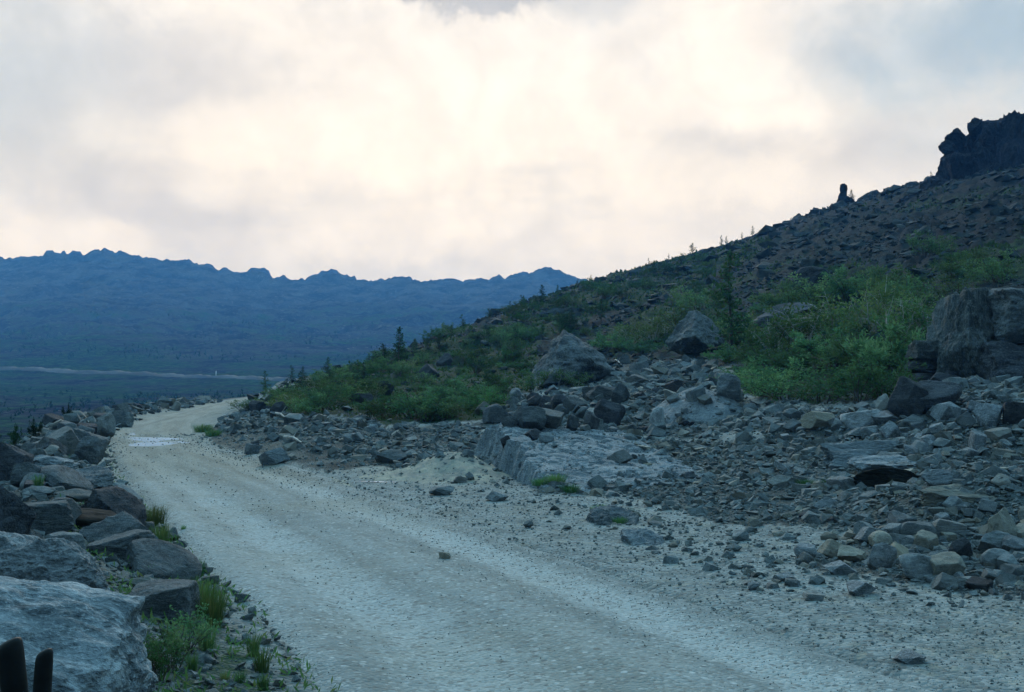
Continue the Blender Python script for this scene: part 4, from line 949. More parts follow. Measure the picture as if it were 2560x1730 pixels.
# --- uncounted stones: joined meshes
def hull_stone(seed, n, boxy):
    rng = np.random.default_rng(seed); P = rng.normal(size=(n, 3)); P /= np.linalg.norm(P, axis=1)[:, None]
    if boxy: P = np.sign(P) * np.abs(P) ** .45
    P *= rng.uniform(.65, 1.0, (n, 1)); b = bmesh.new()
    for p in P: b.verts.new(p)
    r = bmesh.ops.convex_hull(b, input=list(b.verts)); bmesh.ops.delete(b, geom=list({e for e in r['geom_interior'] + r['geom_unused'] if isinstance(e, bmesh.types.BMVert)}), context='VERTS')
    bmesh.ops.triangulate(b, faces=list(b.faces)); b.verts.ensure_lookup_table(); b.verts.index_update()
    V = np.array([v.co[:] for v in b.verts]); Fc = np.array([[v.index for v in f.verts] for f in b.faces]); b.free()
    lo, hi = V.min(0), V.max(0); return (V - (lo + hi) / 2) / (hi - lo), Fc
PEBV = [hull_stone(600 + i, 8 + i % 4, i % 2) for i in range(12)]
TINV = []
for i in range(8):
    q, TINF = rock_verts(700 + i, 1, 6, 16, 0, 0)
    o8 = np.array([(1, 0, 0), (-1, 0, 0), (0, 1, 0), (0, -1, 0), (0, 0, 1), (0, 0, -1)], float) + np.random.default_rng(i).uniform(-.35, .35, (6, 3)); TINV.append(o8 * .5)
TINF = np.array([(0, 2, 4), (2, 1, 4), (1, 3, 4), (3, 0, 4), (2, 0, 5), (1, 2, 5), (3, 1, 5), (0, 3, 5)])
def joined(name, P, size, mat, label, vs_, fs_, seed, flat=(.45, .9), sink=.2):
    rng = np.random.default_rng(seed); n = len(P)
    if fs_ is not None: vs_ = [(v, fs_) for v in vs_]
    q = rng.normal(size=(n, 4)); q[:, 1:3] *= .55; q /= np.linalg.norm(q, axis=1)[:, None]; w, x, y, z = q.T
    R = np.stack([np.stack([1 - 2 * (y * y + z * z), 2 * (x * y - z * w), 2 * (x * z + y * w)], -1), np.stack([2 * (x * y + z * w), 1 - 2 * (x * x + z * z), 2 * (y * z - x * w)], -1), np.stack([2 * (x * z - y * w), 2 * (y * z + x * w), 1 - 2 * (x * x + y * y)], -1)], 1)
    k = rng.integers(len(vs_), size=n); sc = np.stack([size, size * rng.uniform(.55, 1, n), size * rng.uniform(flat[0], flat[1], n)], -1)
    VV, FF, o_ = [], [], 0
    for j, (bv, bf) in enumerate(vs_):
        m_ = np.nonzero(k == j)[0]
        if not len(m_): continue
        V = np.einsum('nij,vj->nvi', R[m_], bv) * sc[m_][:, None, :] + P[m_][:, None, :]; V[:, :, 2] += (sc[m_, 2] * sink)[:, None]
        VV.append(V.reshape(-1, 3)); FF.append((bf[None] + (np.arange(len(m_)) * len(bv))[:, None, None]).reshape(-1, 3) + o_); o_ += len(m_) * len(bv)
    return tag(link(name, mesh_np(name, np.concatenate(VV), np.concatenate(FF)), M[mat]), label, kind='stuff')
def scatter(n, pxr, dr, seed, pred, fine=True):
    rng = np.random.default_rng(seed); px = rng.uniform(pxr[0], pxr[1], n); d = np.exp(rng.uniform(math.log(dr[0]), math.log(dr[1]), n))
    x = (px - 512) / FPX * d; z = ground_z(x, d, fine); PX_, PY_ = proj(x, d, z)
    keep = pred(PX_, PY_, x, d, z, rng); return np.stack([x, d, z], -1)[keep], d[keep], rng
def bare(x, d):
    return np.maximum(oc_ramp(x, d), oc_hump(x, d)) > soil_z(x, d, False) + .08
def szpx(rng, n, d, a, b, p): return a * (b / a) ** (rng.random(n) ** p) / FPX * d
# rubble of the cut slope
def pr(px, py, x, d, z, rng):
    s_ = road_s(x, d); hw_ = road_hw(d)
    dens = .12 + .88 * zone_mask(px, py, [P_BANK, P_FIELD, P_ROW, P_PILE, P_TERR]) + .2 * fbm2(x, d, .5, 3)
    dens = dens * np.where(zone_mask(px, py, [V1, V2, V3]), .12, 1) * sst(s_, hw_ + .3, hw_ + 2.5)
    dens = dens * np.where(bare(x, d), .10, 1)
    return (rng.random(len(px)) < dens) & (py < 700) & (s_ > hw_ + .1)
P, d, rng = scatter(34000, (180, 1080), (7.5, 45), 41, pr)
joined('rubble', P, szpx(rng, len(P), d, 2.2, 11, 2.3), 'rubble', 'loose grey rubble of the cut slope', PEBV, None, 42)
# coarser broken rock of the same slope
PEB2 = [hull_stone(650 + i, 12 + i % 6, i % 3 > 0) for i in range(24)]
def pr(px, py, x, d, z, rng):
    k = zone_mask(px, py, [P_WIDE, P_FIELD, P_ROW, P_BANK], 12); e = zone_mask(px, py, [P_EDGE, P_FIELD], 12)
    c = sst(fbm2(x, d, .8, 3, .5, 161), -.35, .25) * np.where(bare(x, d), .06, 1)
    k = k * np.where(bare(x, d), .2, 1); e = e * np.where(bare(x, d), .1, 1)
    return (rng.random(len(px)) < (k * .28 + e * .95 + .8 * inpoly(px, py, P_FOOT)) * (.25 + .75 * c) + .15 * inpoly(px, py, P_SHOULDER)) & (road_s(x, d) > road_hw(d) + .5) & ~zone_mask(px, py, [V1, V2])
P, d, rng = scatter(19000, (190, 1080), (8, 42), 62, pr)
joined('broken_rock', P, szpx(rng, len(P), d, 4.5, 19, 2.4), 'rubble', 'coarse broken rock covering the cut slope', PEB2, None, 63, (.4, .85), .12)
# rubble of the near bank
def pr(px, py, x, d, z, rng):
    o_ = -(road_s(x, d) + road_hw(d)); return (o_ > -.1) & (o_ < 2.8) & (rng.random(len(px)) < np.where(o_ < .4, .35, .9))
P, d, rng = scatter(20000, (-120, 300), (4.5, 85), 43, pr)
joined('bank_rubble', P, szpx(rng, len(P), d, 2.0, 15, 1.8), 'rubble', 'loose stones of the bank on the valley side', PEBV, None, 44)
# gravel on the right shoulder and sparse stones on the track
def pr(px, py, x, d, z, rng):
    s_ = road_s(x, d); hw_ = road_hw(d); dens = sst(s_, -.2 * hw_, hw_ + 1.0) * .92 + .10 + .3 * np.exp(-((s_ + hw_) / .5) ** 2)
    return (rng.random(len(px)) < dens) & (s_ > -hw_ - .6) & ~zone_mask(px, py, [V1, V2])
P, d, rng = scatter(75000, (60, 1080), (4.5, 34), 45, pr)
s_ = road_s(P[:, 0], P[:, 1]); hw_ = road_hw(P[:, 1]); on = np.abs(s_) < hw_ * .9
rzz = base_z(P[:, 0], P[:, 1]); P[:, 2] = np.where(on, rzz + .02, P[:, 2])
sz = szpx(rng, len(P), d, .8, 4.2, 3.0); sz = np.where(on, np.minimum(sz, 2.0 / FPX * d), sz)
joined('gravel', P, sz, 'gravel', 'loose gravel along the track and its shoulder', TINV, TINF, 46)
# scree of the hillside
def pr(px, py, x, d, z, rng):
    dens = .55 + 1.3 * fbm2(x, d, .10, 4, .55, 3); dens = dens * np.where(zone_mask(px, py, [V1, V2, V3]), .25, 1)
    return (rng.random(len(px)) < dens) & (road_s(x, d) > road_hw(d) + 2) & (py < 410)
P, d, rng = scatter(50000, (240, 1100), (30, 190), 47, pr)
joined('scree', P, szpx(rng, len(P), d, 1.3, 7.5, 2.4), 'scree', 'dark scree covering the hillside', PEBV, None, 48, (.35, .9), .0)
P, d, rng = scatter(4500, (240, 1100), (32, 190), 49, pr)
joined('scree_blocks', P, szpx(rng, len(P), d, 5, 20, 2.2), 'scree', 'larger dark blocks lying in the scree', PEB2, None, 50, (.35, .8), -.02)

# ------------------------------------------------------------------ plants
def tube(pts, rad, seg=6):
    V, Fc = [], []
    for i, (p, r) in enumerate(zip(pts, rad)):
        p = Vector(p); a = Vector(pts[min(i + 1, len(pts) - 1)]) - Vector(pts[max(i - 1, 0)]); a.normalize()
        q = a.to_track_quat('Z', 'Y'); 
        for k in range(seg):
            t = 2 * math.pi * k / seg; V.append(p + q @ Vector((r * math.cos(t), r * math.sin(t), 0)))
    for i in range(len(pts) - 1):
        for k in range(seg): Fc.append((i * seg + k, i * seg + (k + 1) % seg, (i + 1) * seg + (k + 1) % seg, (i + 1) * seg + k))
    return [tuple(v) for v in V], Fc
def join_tubes(lst):
    V, Fc = [], []
    for v, f in lst:
        o = len(V); V += v; Fc += [tuple(i + o for i in q) for q in f]
    return np.array(V), np.array(Fc)
def cards(Cn, ax, w, l, rng):
    """leaf-like quads: centres, axis directions, widths, lengths"""
    n = len(Cn); ax = ax / np.linalg.norm(ax, axis=1)[:, None]
    sd_ = np.cross(ax, rng.normal(size=(n, 3))); sd_ /= np.linalg.norm(sd_, axis=1)[:, None] + 1e-9
    w = np.broadcast_to(w, (n,))[:, None]; l = np.broadcast_to(l, (n,))[:, None]
    V = np.stack([Cn, Cn + ax * l * .5 + sd_ * w * .5, Cn + ax * l, Cn + ax * l * .5 - sd_ * w * .5], 1)
    return V.reshape(-1, 3), np.arange(4 * n).reshape(-1, 4)
def larch_mesh(seed, dens=1.0, wide=.26, lean=0.0, gap=.0, droop=.15):
    """unit-height larch: (trunk, crown)"""
    rng = np.random.default_rng(seed)
    tp = [(lean * t * t + .012 * math.sin(t * 9 + seed), .010 * math.sin(t * 7 + seed * 2), t) for t in np.linspace(-.03, 1, 9)]
    parts = [tube(tp, [.020 * (1 - t * .93) for t in np.linspace(0, 1, 9)], 6)]
    Cn, Ax = [], []
    nb = int(58 * dens)
    for i in range(nb):
        h = .10 + .88 * (i + rng.random()) / nb
        if rng.random() < gap: continue
        a = rng.uniform(0, 6.28); prof = wide * min(1.0, (1.03 - h) * 1.35 + .05) * (.55 + .7 * rng.random()) * (.6 + .4 * sst(h, .08, .3))
        tz = np.interp(h, [p[2] for p in tp], range(9)); k = int(min(tz, 7)); f = tz - k
        bx = tp[k][0] * (1 - f) + tp[k + 1][0] * f; by = tp[k][1] * (1 - f) + tp[k + 1][1] * f
        up = rng.uniform(-.05, .30) - droop
        p0 = np.array([bx, by, h]); dv = np.array([math.cos(a), math.sin(a), up])
        p1 = p0 + dv * prof * .55; p2 = p0 + dv * prof + np.array([0, 0, .03])
        parts.append(tube([tuple(p0), tuple(p1), tuple(p2)], [.006, .004, .0015], 3))
        m_ = max(5, int(26 * prof / wide))
        for _ in range(m_):
            t = rng.uniform(.12, 1.05); c = p0 + (p2 - p0) * t + rng.normal(size=3) * .014 * (1 + t)
            Cn.append(c); Ax.append(rng.normal(size=3) + np.array([0, 0, .25]) + dv * .8)
    for _ in range(30):
        c = np.array([tp[-1][0], tp[-1][1], rng.uniform(.86, 1.0)]); Cn.append(c + rng.normal(size=3) * .008); Ax.append(rng.normal(size=3) + np.array([0, 0, 1.2]))
    Cn = np.array(Cn); Ax = np.array(Ax)
    CV, CF = cards(Cn, Ax, rng.uniform(.016, .034, len(Cn)), rng.uniform(.030, .065, len(Cn)), rng)
    TV, TF = join_tubes(parts)
    return mesh_np('trunk', TV, TF, True), mesh_np('crown', CV, CF)
LARCH = [larch_mesh(1, 1.0, .22, .02), larch_mesh(2, .9, .28, -.03, .12), larch_mesh(3, 1.1, .33, .05), larch_mesh(4, .8, .20, .0, .2), larch_mesh(5, 1.2, .42, .08, .0, .02)]
BIG = larch_mesh(9, 1.25, .27, .01, .22, .14)
for t_m, c_m in LARCH + [BIG]:
    t_m.materials.append(M['bark']); c_m.materials.append(M['larch'])
def tree(pair, x, y, z, h, rz, label, group=None, name='larch', cat='tree', wid=1.0):
    o = empty(name, (x, y, z - .02 * h), rz); o.scale = (h * wid, h * wid, h)
    link('trunk', pair[0], None, o); link('crown', pair[1], None, o); tag(o, label, cat, group); return o
def shrub_mesh(seed, nst=9, leaves=1500, spread=.55, lw=.030, ll=.06, up=.5, tuft=False):
    """unit-height shrub: (stems, foliage)"""
    rng = np.random.default_rng(seed); parts = []; tips = []
    for i in range(nst):
        a = rng.uniform(0, 6.28); r = spread * math.sqrt(rng.random()); h = (1 - .45 * (r / spread) ** 2) * rng.uniform(.65, 1.0)
        p = [(0 + .05 * math.cos(a), .05 * math.sin(a), -.05), (r * .35 * math.cos(a), r * .35 * math.sin(a), h * .4), (r * .75 * math.cos(a + .2), r * .75 * math.sin(a + .2), h * .75), (r * math.cos(a + .1), r * math.sin(a + .1), h)]
        parts.append(tube(p, [.014, .010, .007, .003], 4))
        for j in range(7):
            t = rng.uniform(.35, 1.0) * 2.99; k = int(t); f = t - k; q = np.array(p[k]) * (1 - f) + np.array(p[k + 1]) * f
            e = q + rng.normal(size=3) * np.array([.13, .13, .08]) + np.array([0, 0, .05]); parts.append(tube([tuple(q), tuple(e)], [.005, .002], 3)); tips.append((q, e))
    n = leaves; idx = rng.integers(len(tips), size=n); Q = np.array([tips[i][0] for i in idx]); E = np.array([tips[i][1] for i in idx]); t = rng.random((n, 1)) ** .7 * 1.1
    Cn = Q + (E - Q) * t + rng.normal(size=(n, 3)) * (.035 if not tuft else .028); Ax = rng.normal(size=(n, 3)) + np.array([0, 0, up]) + (E - Q) * (3 if not tuft else 9)
    Cn[:, 2] = np.maximum(Cn[:, 2], .01)
    CV, CF = cards(Cn, Ax, rng.uniform(.6, 1.3, n) * lw, rng.uniform(.7, 1.3, n) * ll, rng)
    TV, TF = join_tubes(parts); return mesh_np('stem', TV, TF, True), mesh_np('foliage', CV, CF)
SH = [shrub_mesh(1, 12, 1250), shrub_mesh(2, 10, 950, .5), shrub_mesh(3, 13, 1900, .8), shrub_mesh(4, 11, 1300, .65), shrub_mesh(5, 14, 3000, .9, .022, .075, .3, True), shrub_mesh(6, 12, 2800, .7, .022, .08, .5, True)]
TR = [  # zoom, x, top, base, variant, label
    (Z2, 1180, 485, 765, 0, 'tall slender larch standing alone above the green slope edge'), (Z2, 1075, 595, 770, 4, 'broad dark larch beside the tall slender one'),
    (Z2, 705, 685, 825, 2, 'young larch on the green slope edge against the blue mountain'), (Z2, 455, 738, 860, 1, 'narrow young larch at the slope edge left of the young larch'),
    (Z2, 282, 792, 940, 1, 'young larch nearest the bend of the track'), (Z2, 535, 745, 840, 2, 'bushy young larch between two others on the slope edge'),
    (Z2, 985, 660, 740, 4, 'low dark larch left of the broad dark larch'), (Z2, 1290, 560, 650, 2, 'low larch right of the tall slender one'),
    (Z2, 1455, 520, 640, 4, 'dark spreading larch on the slope edge above the pointed boulder'), (Z2, 1535, 470, 560, 1, 'thin larch on the slope edge before the ridge'),
    (Z2, 1380, 560, 640, 2, 'small round larch on the slope edge'), (Z2, 1960, 500, 720, 4, 'wide dark larch left of the pyramid outcrop'),
    (Z2, 1790, 480, 570, 2, 'small larch high on the green slope'), (Z2, 1930, 305, 385, 1, 'lowest larch on the far hill edge under the ridge'),
    (Z2, 2025, 265, 335, 0, 'second larch up the far hill edge'), (Z2, 2105, 272, 330, 2, 'third bushy larch up the far hill edge'), (Z2, 2255, 195, 275, 0, 'tallest larch of the far hill edge against the ridge'),
    (Z3, 1690, 180, 835, 9, 'large tall larch in front of the hillside scree'), (Z3, 610, 575, 735, 2, 'larch above the pyramid outcrop'), (Z3, 820, 515, 660, 0, 'thin larch on the scree right of the pyramid outcrop'),
    (Z3, 245, 700, 850, 4, 'dark larch hugging the left side of the pyramid outcrop'),
    (Z3, 660, 365, 420, 3, 'small larch where the hill meets the mountain ridge'), (Z3, 750, 345, 400, 3, 'small larch at the start of the hill skyline'),
    (Z3, 1140, 228, 298, 3, 'thin bare-looking larch standing clear on the skyline'), (Z3, 1275, 198, 232, 3, 'tiny larch on the skyline right of the thin one'), (Z3, 1435, 128, 195, 4, 'bushy larch standing clear on the skyline'),
    (Z3, 1630, 75, 140, 3, 'paired larch with a spindly top on the skyline'), (Z3, 1665, 80, 130, 1, 'smaller of the paired larches on the skyline'), (Z3, 1840, 12, 60, 1, 'small larch high on the skyline'), (Z3, 1770, 55, 85, 3, 'very small larch just below the high one on the skyline'),
    (Z4 := (1700, 240), 1158, 632, 695, 2, 'small larch tucked behind the standing stone'), (Z4, 1695, 508, 545, 3, 'spindly twig-like larch beside the crag'),
    (Z1, 455, 1208, 1345, 4, 'dark round tree below the bank on the valley side'), (Z1, 660, 1262, 1312, 2, 'small dark tree below the bank nearer the bend'), (Z1, 240, 1300, 1400, 4, 'dark bush-like tree low on the valley slope'), (Z1, 110, 1340, 1420, 2, 'small dark tree at the left on the valley slope'),
]
for i, (off, x, top, basey, v, lab) in enumerate(TR):
    a, tp_, _, bs = box(off[0], off[1], x, top, x, basey)
    if off == Z1: d = [34, 48, 26, 24][i % 4]; gx = (a - 512) / FPX * d; gy, gz_ = d, gz1(gx, d)
    elif v == 9: d = 44.0; gx = (a - 512) / FPX * d; gy = d; gz_ = gz1(gx, d)
    else: gx, gy, gz_ = at(a, bs)
    h = CAMZ + (HOR - tp_) / FPX * gy - gz_
    h = max(h, (bs - tp_) / FPX * gy)
    if off == Z1:
        tree((meshmat(SH[5][0], 'bark'), meshmat(SH[5][1], 'farwood')), gx, gy, gz_, h, i * 1.7, lab, 'trees below the bank', 'leafy_tree', wid=.42)
        continue
    tree(BIG if v == 9 else LARCH[v], gx, gy, gz_, h, i * 1.7, lab, 'larches of the hillside', wid=1.0 if h < 5 else .9)
rng = np.random.default_rng(71)
for k in range(26):
    px = rng.uniform(285, 545); edge_py = float(np.interp(px, [264, 330, 397, 463, 507, 568], [395, 378, 356, 332, 312, 292])); x, y, z = at(px, edge_py + rng.uniform(-2, 16))
    tree(LARCH[rng.integers(5)], x, y, z, rng.uniform(7, 19) / FPX * y, rng.uniform(0, 6), 'young larch along the edge of the green slope', 'young larches of the slope edge', wid=1.2)
# belt of small trees in the valley behind the bend
rng = np.random.default_rng(31); k = 0
while k < 60:
    px = rng.uniform(110, 275); d = rng.uniform(125, 330); x = (px - 512) / FPX * d; z = mount_z(px, d)
    h = rng.uniform(1.2, 2.8); tree(LARCH[rng.integers(5)], x, d, z, h, rng.uniform(0, 6), 'small dark conifer in the belt of trees in the valley behind the bend', 'valley trees behind the bend', 'conifer', wid=1.25); k += 1
# wood on the mountain foot: far mass
rng = np.random.default_rng(32); Cn, Ax, Wd, Ln = [], [], [], []
for i in range(6500):
    px = rng.uniform(-120, 560); d = rng.uniform(180, 1000); x = (px - 512) / FPX * d; z = mount_z(px, d)
    if float(fbm2(np.array([x]), np.array([d]), .012, 4, .55, 83)[0]) + .25 * (d < 500) < rng.uniform(-.1, .25) or 440 < d < 640 or (d < 440 and px < 130 and rng.random() < .6): continue
    h = rng.uniform(.8, 2.2) * (1 + d / 900); n = 7
    for q in range(n):
        t = q / n; r = .28 * h * (1 - t) * rng.uniform(.6, 1.2); a = rng.uniform(0, 6.28)
        Cn.append((x + r * .3 * math.cos(a), d + r * .3 * math.sin(a), z + h * t * .8)); Ax.append((math.cos(a) * .8, math.sin(a) * .8, .9)); Wd.append(.30 * h * (1.1 - t)); Ln.append(.38 * h)
CV, CF = cards(np.array(Cn), np.array(Ax), np.array(Wd), np.array(Ln), rng)
tag(link('far_wood', mesh_np('far_wood', CV, CF), M['farwood']), 'dark wood scattered over the foot of the mountain', kind='stuff')

def shrub(v, mat, x, y, z, h, rz, label, group, wid=1.0, stem=None):
    stem = stem or ('dead_wood' if mat == 'olive' else 'bark')
    o = empty('shrub', (x, y, z), rz); o.scale = (h * wid, h * wid, h)
    link('stem', meshmat(SH[v][0], stem), None, o); link('foliage', meshmat(SH[v][1], mat), None, o); tag(o, label, 'shrub', group)
SHL = [ # px, base py, height px, width factor, variant, mat, label
    (770, 368, 34, 1.3, 4, 'bright', 'bright green low pine shrub at the left end of the thicket'), (800, 372, 30, 1.4, 4, 'bright', 'bright green pine shrub second from the left in the thicket'),
    (830, 366, 40, 1.3, 5, 'bright', 'bright green tufted pine shrub in the middle of the thicket'), (862, 372, 52, 1.2, 5, 'bright', 'tall bright pine shrub right of the thicket middle'),
    (892, 376, 55, 1.0, 5, 'bright', 'tall bright pine shrub at the right end of the thicket'), (755, 388, 28, 1.5, 2, 'shrub', 'dark low shrub under the left end of the thicket'),
    (785, 398, 34, 1.5, 2, 'shrub', 'dark low shrub hanging over the boulder row'), (822, 402, 38, 1.4, 3, 'shrub', 'dark dense shrub over the middle of the boulder row'), (858, 402, 42, 1.3, 2, 'shrub', 'dark rounded shrub above the broad pale block'),
    (885, 398, 40, 1.1, 3, 'shrub', 'dark shrub beside the leaning dark slab'), (775, 352, 44, 1.1, 0, 'olive', 'olive leafy shrub behind the left end of the thicket'), (805, 346, 52, 1.0, 1, 'olive', 'olive leafy shrub behind the thicket middle'),
    (838, 338, 54, 1.0, 0, 'olive', 'tall olive shrub with thin stems in the thicket'), (872, 334, 56, .9, 1, 'olive', 'tall olive shrub beside the pale-stemmed birch'), (905, 340, 50, .9, 0, 'olive', 'olive shrub before the split cliff block'),
    (925, 332, 44, .9, 1, 'olive', 'dull green shrub touching the split cliff block'), (790, 318, 36, 1.3, 5, 'bright', 'bright shrub high on the slope above the thicket'), (818, 306, 34, 1.3, 3, 'shrub', 'green shrub beside the rounded dark outcrop'),
    (850, 300, 34, 1.3, 5, 'bright', 'green shrub on the slope above the tall olive shrub'), (880, 296, 34, 1.2, 3, 'shrub', 'green shrub high above the pale-stemmed birch'), (908, 300, 32, 1.2, 0, 'shrub', 'green shrub on the slope above the split block'),
    (742, 340, 22, 1.4, 2, 'shrub', 'small shrub at the foot of the tall larch'), (720, 338, 20, 1.5, 3, 'shrub', 'low shrub left of the tall larch'), (655, 340, 30, 1.4, 0, 'olive', 'olive shrub in the middle of the upper thicket'), (630, 345, 26, 1.4, 1, 'olive', 'olive shrub at the left of the upper thicket'),
    (680, 330, 30, 1.3, 0, 'shrub', 'green shrub right in the upper thicket'), (700, 312, 26, 1.3, 3, 'shrub', 'green shrub behind the ridged outcrop'), (612, 350, 16, 1.8, 4, 'bright', 'bright low shrub beside the top of the pyramid outcrop'), (645, 352, 14, 1.8, 4, 'bright', 'bright low shrub between the two outcrops'),
    (560, 385, 22, 1.3, 0, 'olive', 'olive shrub in front of the pyramid outcrop'), (576, 388, 20, 1.3, 1, 'olive', 'small olive shrub against the pyramid outcrop face'), (535, 390, 22, 1.3, 3, 'shrub', 'green shrub at the left foot of the pyramid outcrop'),
    (960, 300, 26, 1.3, 3, 'shrub', 'dull shrub on the slope above the split cliff block'), (1000, 282, 28, 1.3, 2, 'shrub', 'dull shrub near the picture edge above the split block'), (925, 255, 22, 1.4, 2, 'shrub', 'dark shrub under the black wall of rock'),
    (245, 412, 14, 1.6, 1, 'shrub', 'pale green bush at the bend of the track'), (300, 410, 18, 1.5, 3, 'olive', 'yellowish bush at the top of the rubble bank'), (272, 405, 16, 1.4, 1, 'shrub', 'leafy bush behind the dark boulders at the bend'),
]
for i, (px, py, hp, wd, v, mat, lab) in enumerate(SHL):
    x, y, z = at(px, py); shrub(v, mat, x, y, z - .18 * hp / FPX * y, hp / FPX * y * 1.25, i * 2.1, lab, 'shrubs of the hillside', wd)
def many_shrubs(polys, n, hmin, hmax, mats, vs_, label, group, seed, wid=1.5):
    rng = np.random.default_rng(seed); k = 0; tries = 0; xs = [p[0] for po in polys for p in po]; ys = [p[1] for po in polys for p in po]
    while k < n and tries < 5000:
        tries += 1; px, py = rng.uniform(min(xs), max(xs)), rng.uniform(min(ys), max(ys))
        if not any(inpoly(np.array([px]), np.array([py]), po)[0] for po in polys): continue
        x, y, z = at(px, py)
        if road_s(x, y) < road_hw(y) + 1.5: continue
        shrub(vs_[rng.integers(len(vs_))], mats[rng.integers(len(mats))], x, y, z - .10, rng.uniform(hmin, hmax) * (1 if y < 90 else 1.3), rng.uniform(0, 6.28), label, group, wid * rng.uniform(.8, 1.2)); k += 1
many_shrubs([V1], 125, .35, 1.15, ['shrub', 'shrub', 'olive', 'cover', 'bright'], [0, 1, 2, 3, 4], 'small green shrub on the green slope between the bend and the pyramid outcrop', 'shrubs of the green slope', 51)
many_shrubs([V4], 45, .5, 1.3, ['shrub', 'cover', 'larch'], [2, 3], 'low dark green shrub along the upper edge of the hillside', 'shrubs of the upper hillside', 52, 1.7)
many_shrubs([V2], 26, .4, 1.0, ['shrub', 'bright', 'olive'], [2, 3, 4, 5], 'small green shrub filling the thicket beside the split block', 'shrubs of the thicket', 53)
many_shrubs([V3, V5], 26, .4, 1.1, ['shrub', 'olive', 'cover'], [0, 2, 3], 'small shrub scattered on the slope around the tall larch and above the split block', 'shrubs scattered on the slope', 54)
# birch with a pale stem in the thicket
x, y, z = at(886, 345)
o = empty('birch', (x, y, z)); tag(o, 'thin pale-stemmed birch beside the split cliff block', 'tree')
tv = [tube([(0, 0, -.05), (.02, 0, .9), (-.03, .02, 1.7), (.04, 0, 2.5)], [.028, .024, .016, .006], 6), tube([(0, 0, .9), (.25, .1, 1.5), (.35, .1, 2.0)], [.012, .009, .004], 4), tube([(0, 0, 1.2), (-.25, -.1, 1.8), (-.3, -.1, 2.2)], [.012, .009, .004], 4)]
link('trunk', mesh_np('trunk', *join_tubes(tv), True), M['pale_bark'], o)
cr = link('crown', meshmat(SH[1][1], 'olive'), None, o); cr.location = (0, 0, .9); cr.scale = (1.1, 1.1, 1.7)
# dead branches
for (a, b1, c_, d1, lab) in [(*box(560, 640, 350, 1090, 505, 1165), 'bleached dead branch lying on the rubble bank'), (*box(1200, 560, 915, 930, 955, 960), 'short bleached stick under the pyramid outcrop'), (*box(560, 640, 410, 1250, 525, 1285), 'pale dead stick lying low on the rubble bank')]:
    p, q = at(a, b1), at(c_, d1); P0, P1 = Vector(p) + Vector((0, 0, .10)), Vector(q) + Vector((0, 0, .08)); Lh = (P1 - P0).length
    if Lh > 3: P1 = P0 + (P1 - P0) * (3 / Lh)
    mi = (P0 + P1) / 2 + Vector((0, 0, .06)); br = mi + Vector((.15, .1, .25))
    tv = [tube([tuple(P0), tuple(mi), tuple(P1)], [.045, .035, .018], 6), tube([tuple(mi), tuple(br)], [.016, .006], 4)]
    o = link('dead_branch', mesh_np('dead_branch', *join_tubes(tv), True), M['dead_wood']); tag(o, lab, 'branch')

# ground cover on the green slopes (uncounted)
def pr(px, py, x, d, z, rng):
    k = zone_mask(px, py, [V1, V2, V3, V4, V5]) & (fbm2(x, d, .3, 4, .55, 41) > rng.uniform(-.55, .15, len(px)))
    k = k | ((d > 45) & (rng.random(len(px)) < .5 * sst(fbm2(x, d, .09, 4, .55, 43), .12, .5)) & (px > 480))
    l = (road_s(x, d) < -road_hw(d) - 2.4) & (d > 6) & (rng.random(len(px)) < .6)
    return (k & (road_s(x, d) > road_hw(d) + 1.2)) | l
P, d, rng = scatter(110000, (-60, 1080), (14, 210), 55, pr)
n = len(P); ls = rng.uniform(1.3, 3.4, n) / FPX * d
CV, CF = cards(P + np.stack([rng.normal(size=n) * .05, rng.normal(size=n) * .05, rng.uniform(-.02, .16, n)], -1), rng.normal(size=(n, 3)) * .8 + np.array([0, 0, .7]), ls * .7, ls * 1.3, rng)
tag(link('ground_cover', mesh_np('ground_cover', CV, CF), M['cover']), 'low green plants covering the slopes', kind='stuff')

# grass tufts and weeds
def tuft_mesh(seed, n, bl, bw, spread, stems=0):
    rng = np.random.default_rng(seed); V, Fc = [], []
    for i in range(n):
        a = rng.uniform(0, 6.28); r = spread * math.sqrt(rng.random()) * .5; l = bl * rng.uniform(.5, 1.1); bend = rng.uniform(.1, .7); ca, sa = math.cos(a), math.sin(a)
        b0 = np.array([r * ca, r * sa, -.02]); o = len(V); sx, sy = -sa * bw * .5, ca * bw * .5
        for t, wf in ((0, 1.0), (.4, .9), (.75, .6), (1.0, .08)):
            q = b0 + np.array([ca * bend * l * t * t * .7, sa * bend * l * t * t * .7, l * t * (1 - .25 * bend * t)])
            V += [(q[0] + sx * wf, q[1] + sy * wf, q[2]), (q[0] - sx * wf, q[1] - sy * wf, q[2])]
        for k in range(3): Fc.append((o + 2 * k, o + 2 * k + 1, o + 2 * k + 3, o + 2 * k + 2))
    return mesh_np('grass_tuft', V, Fc)
TUF = [tuft_mesh(1, 220, 1, .024, .8), tuft_mesh(2, 320, 1, .022, 1.2), tuft_mesh(3, 130, 1, .028, .6)]
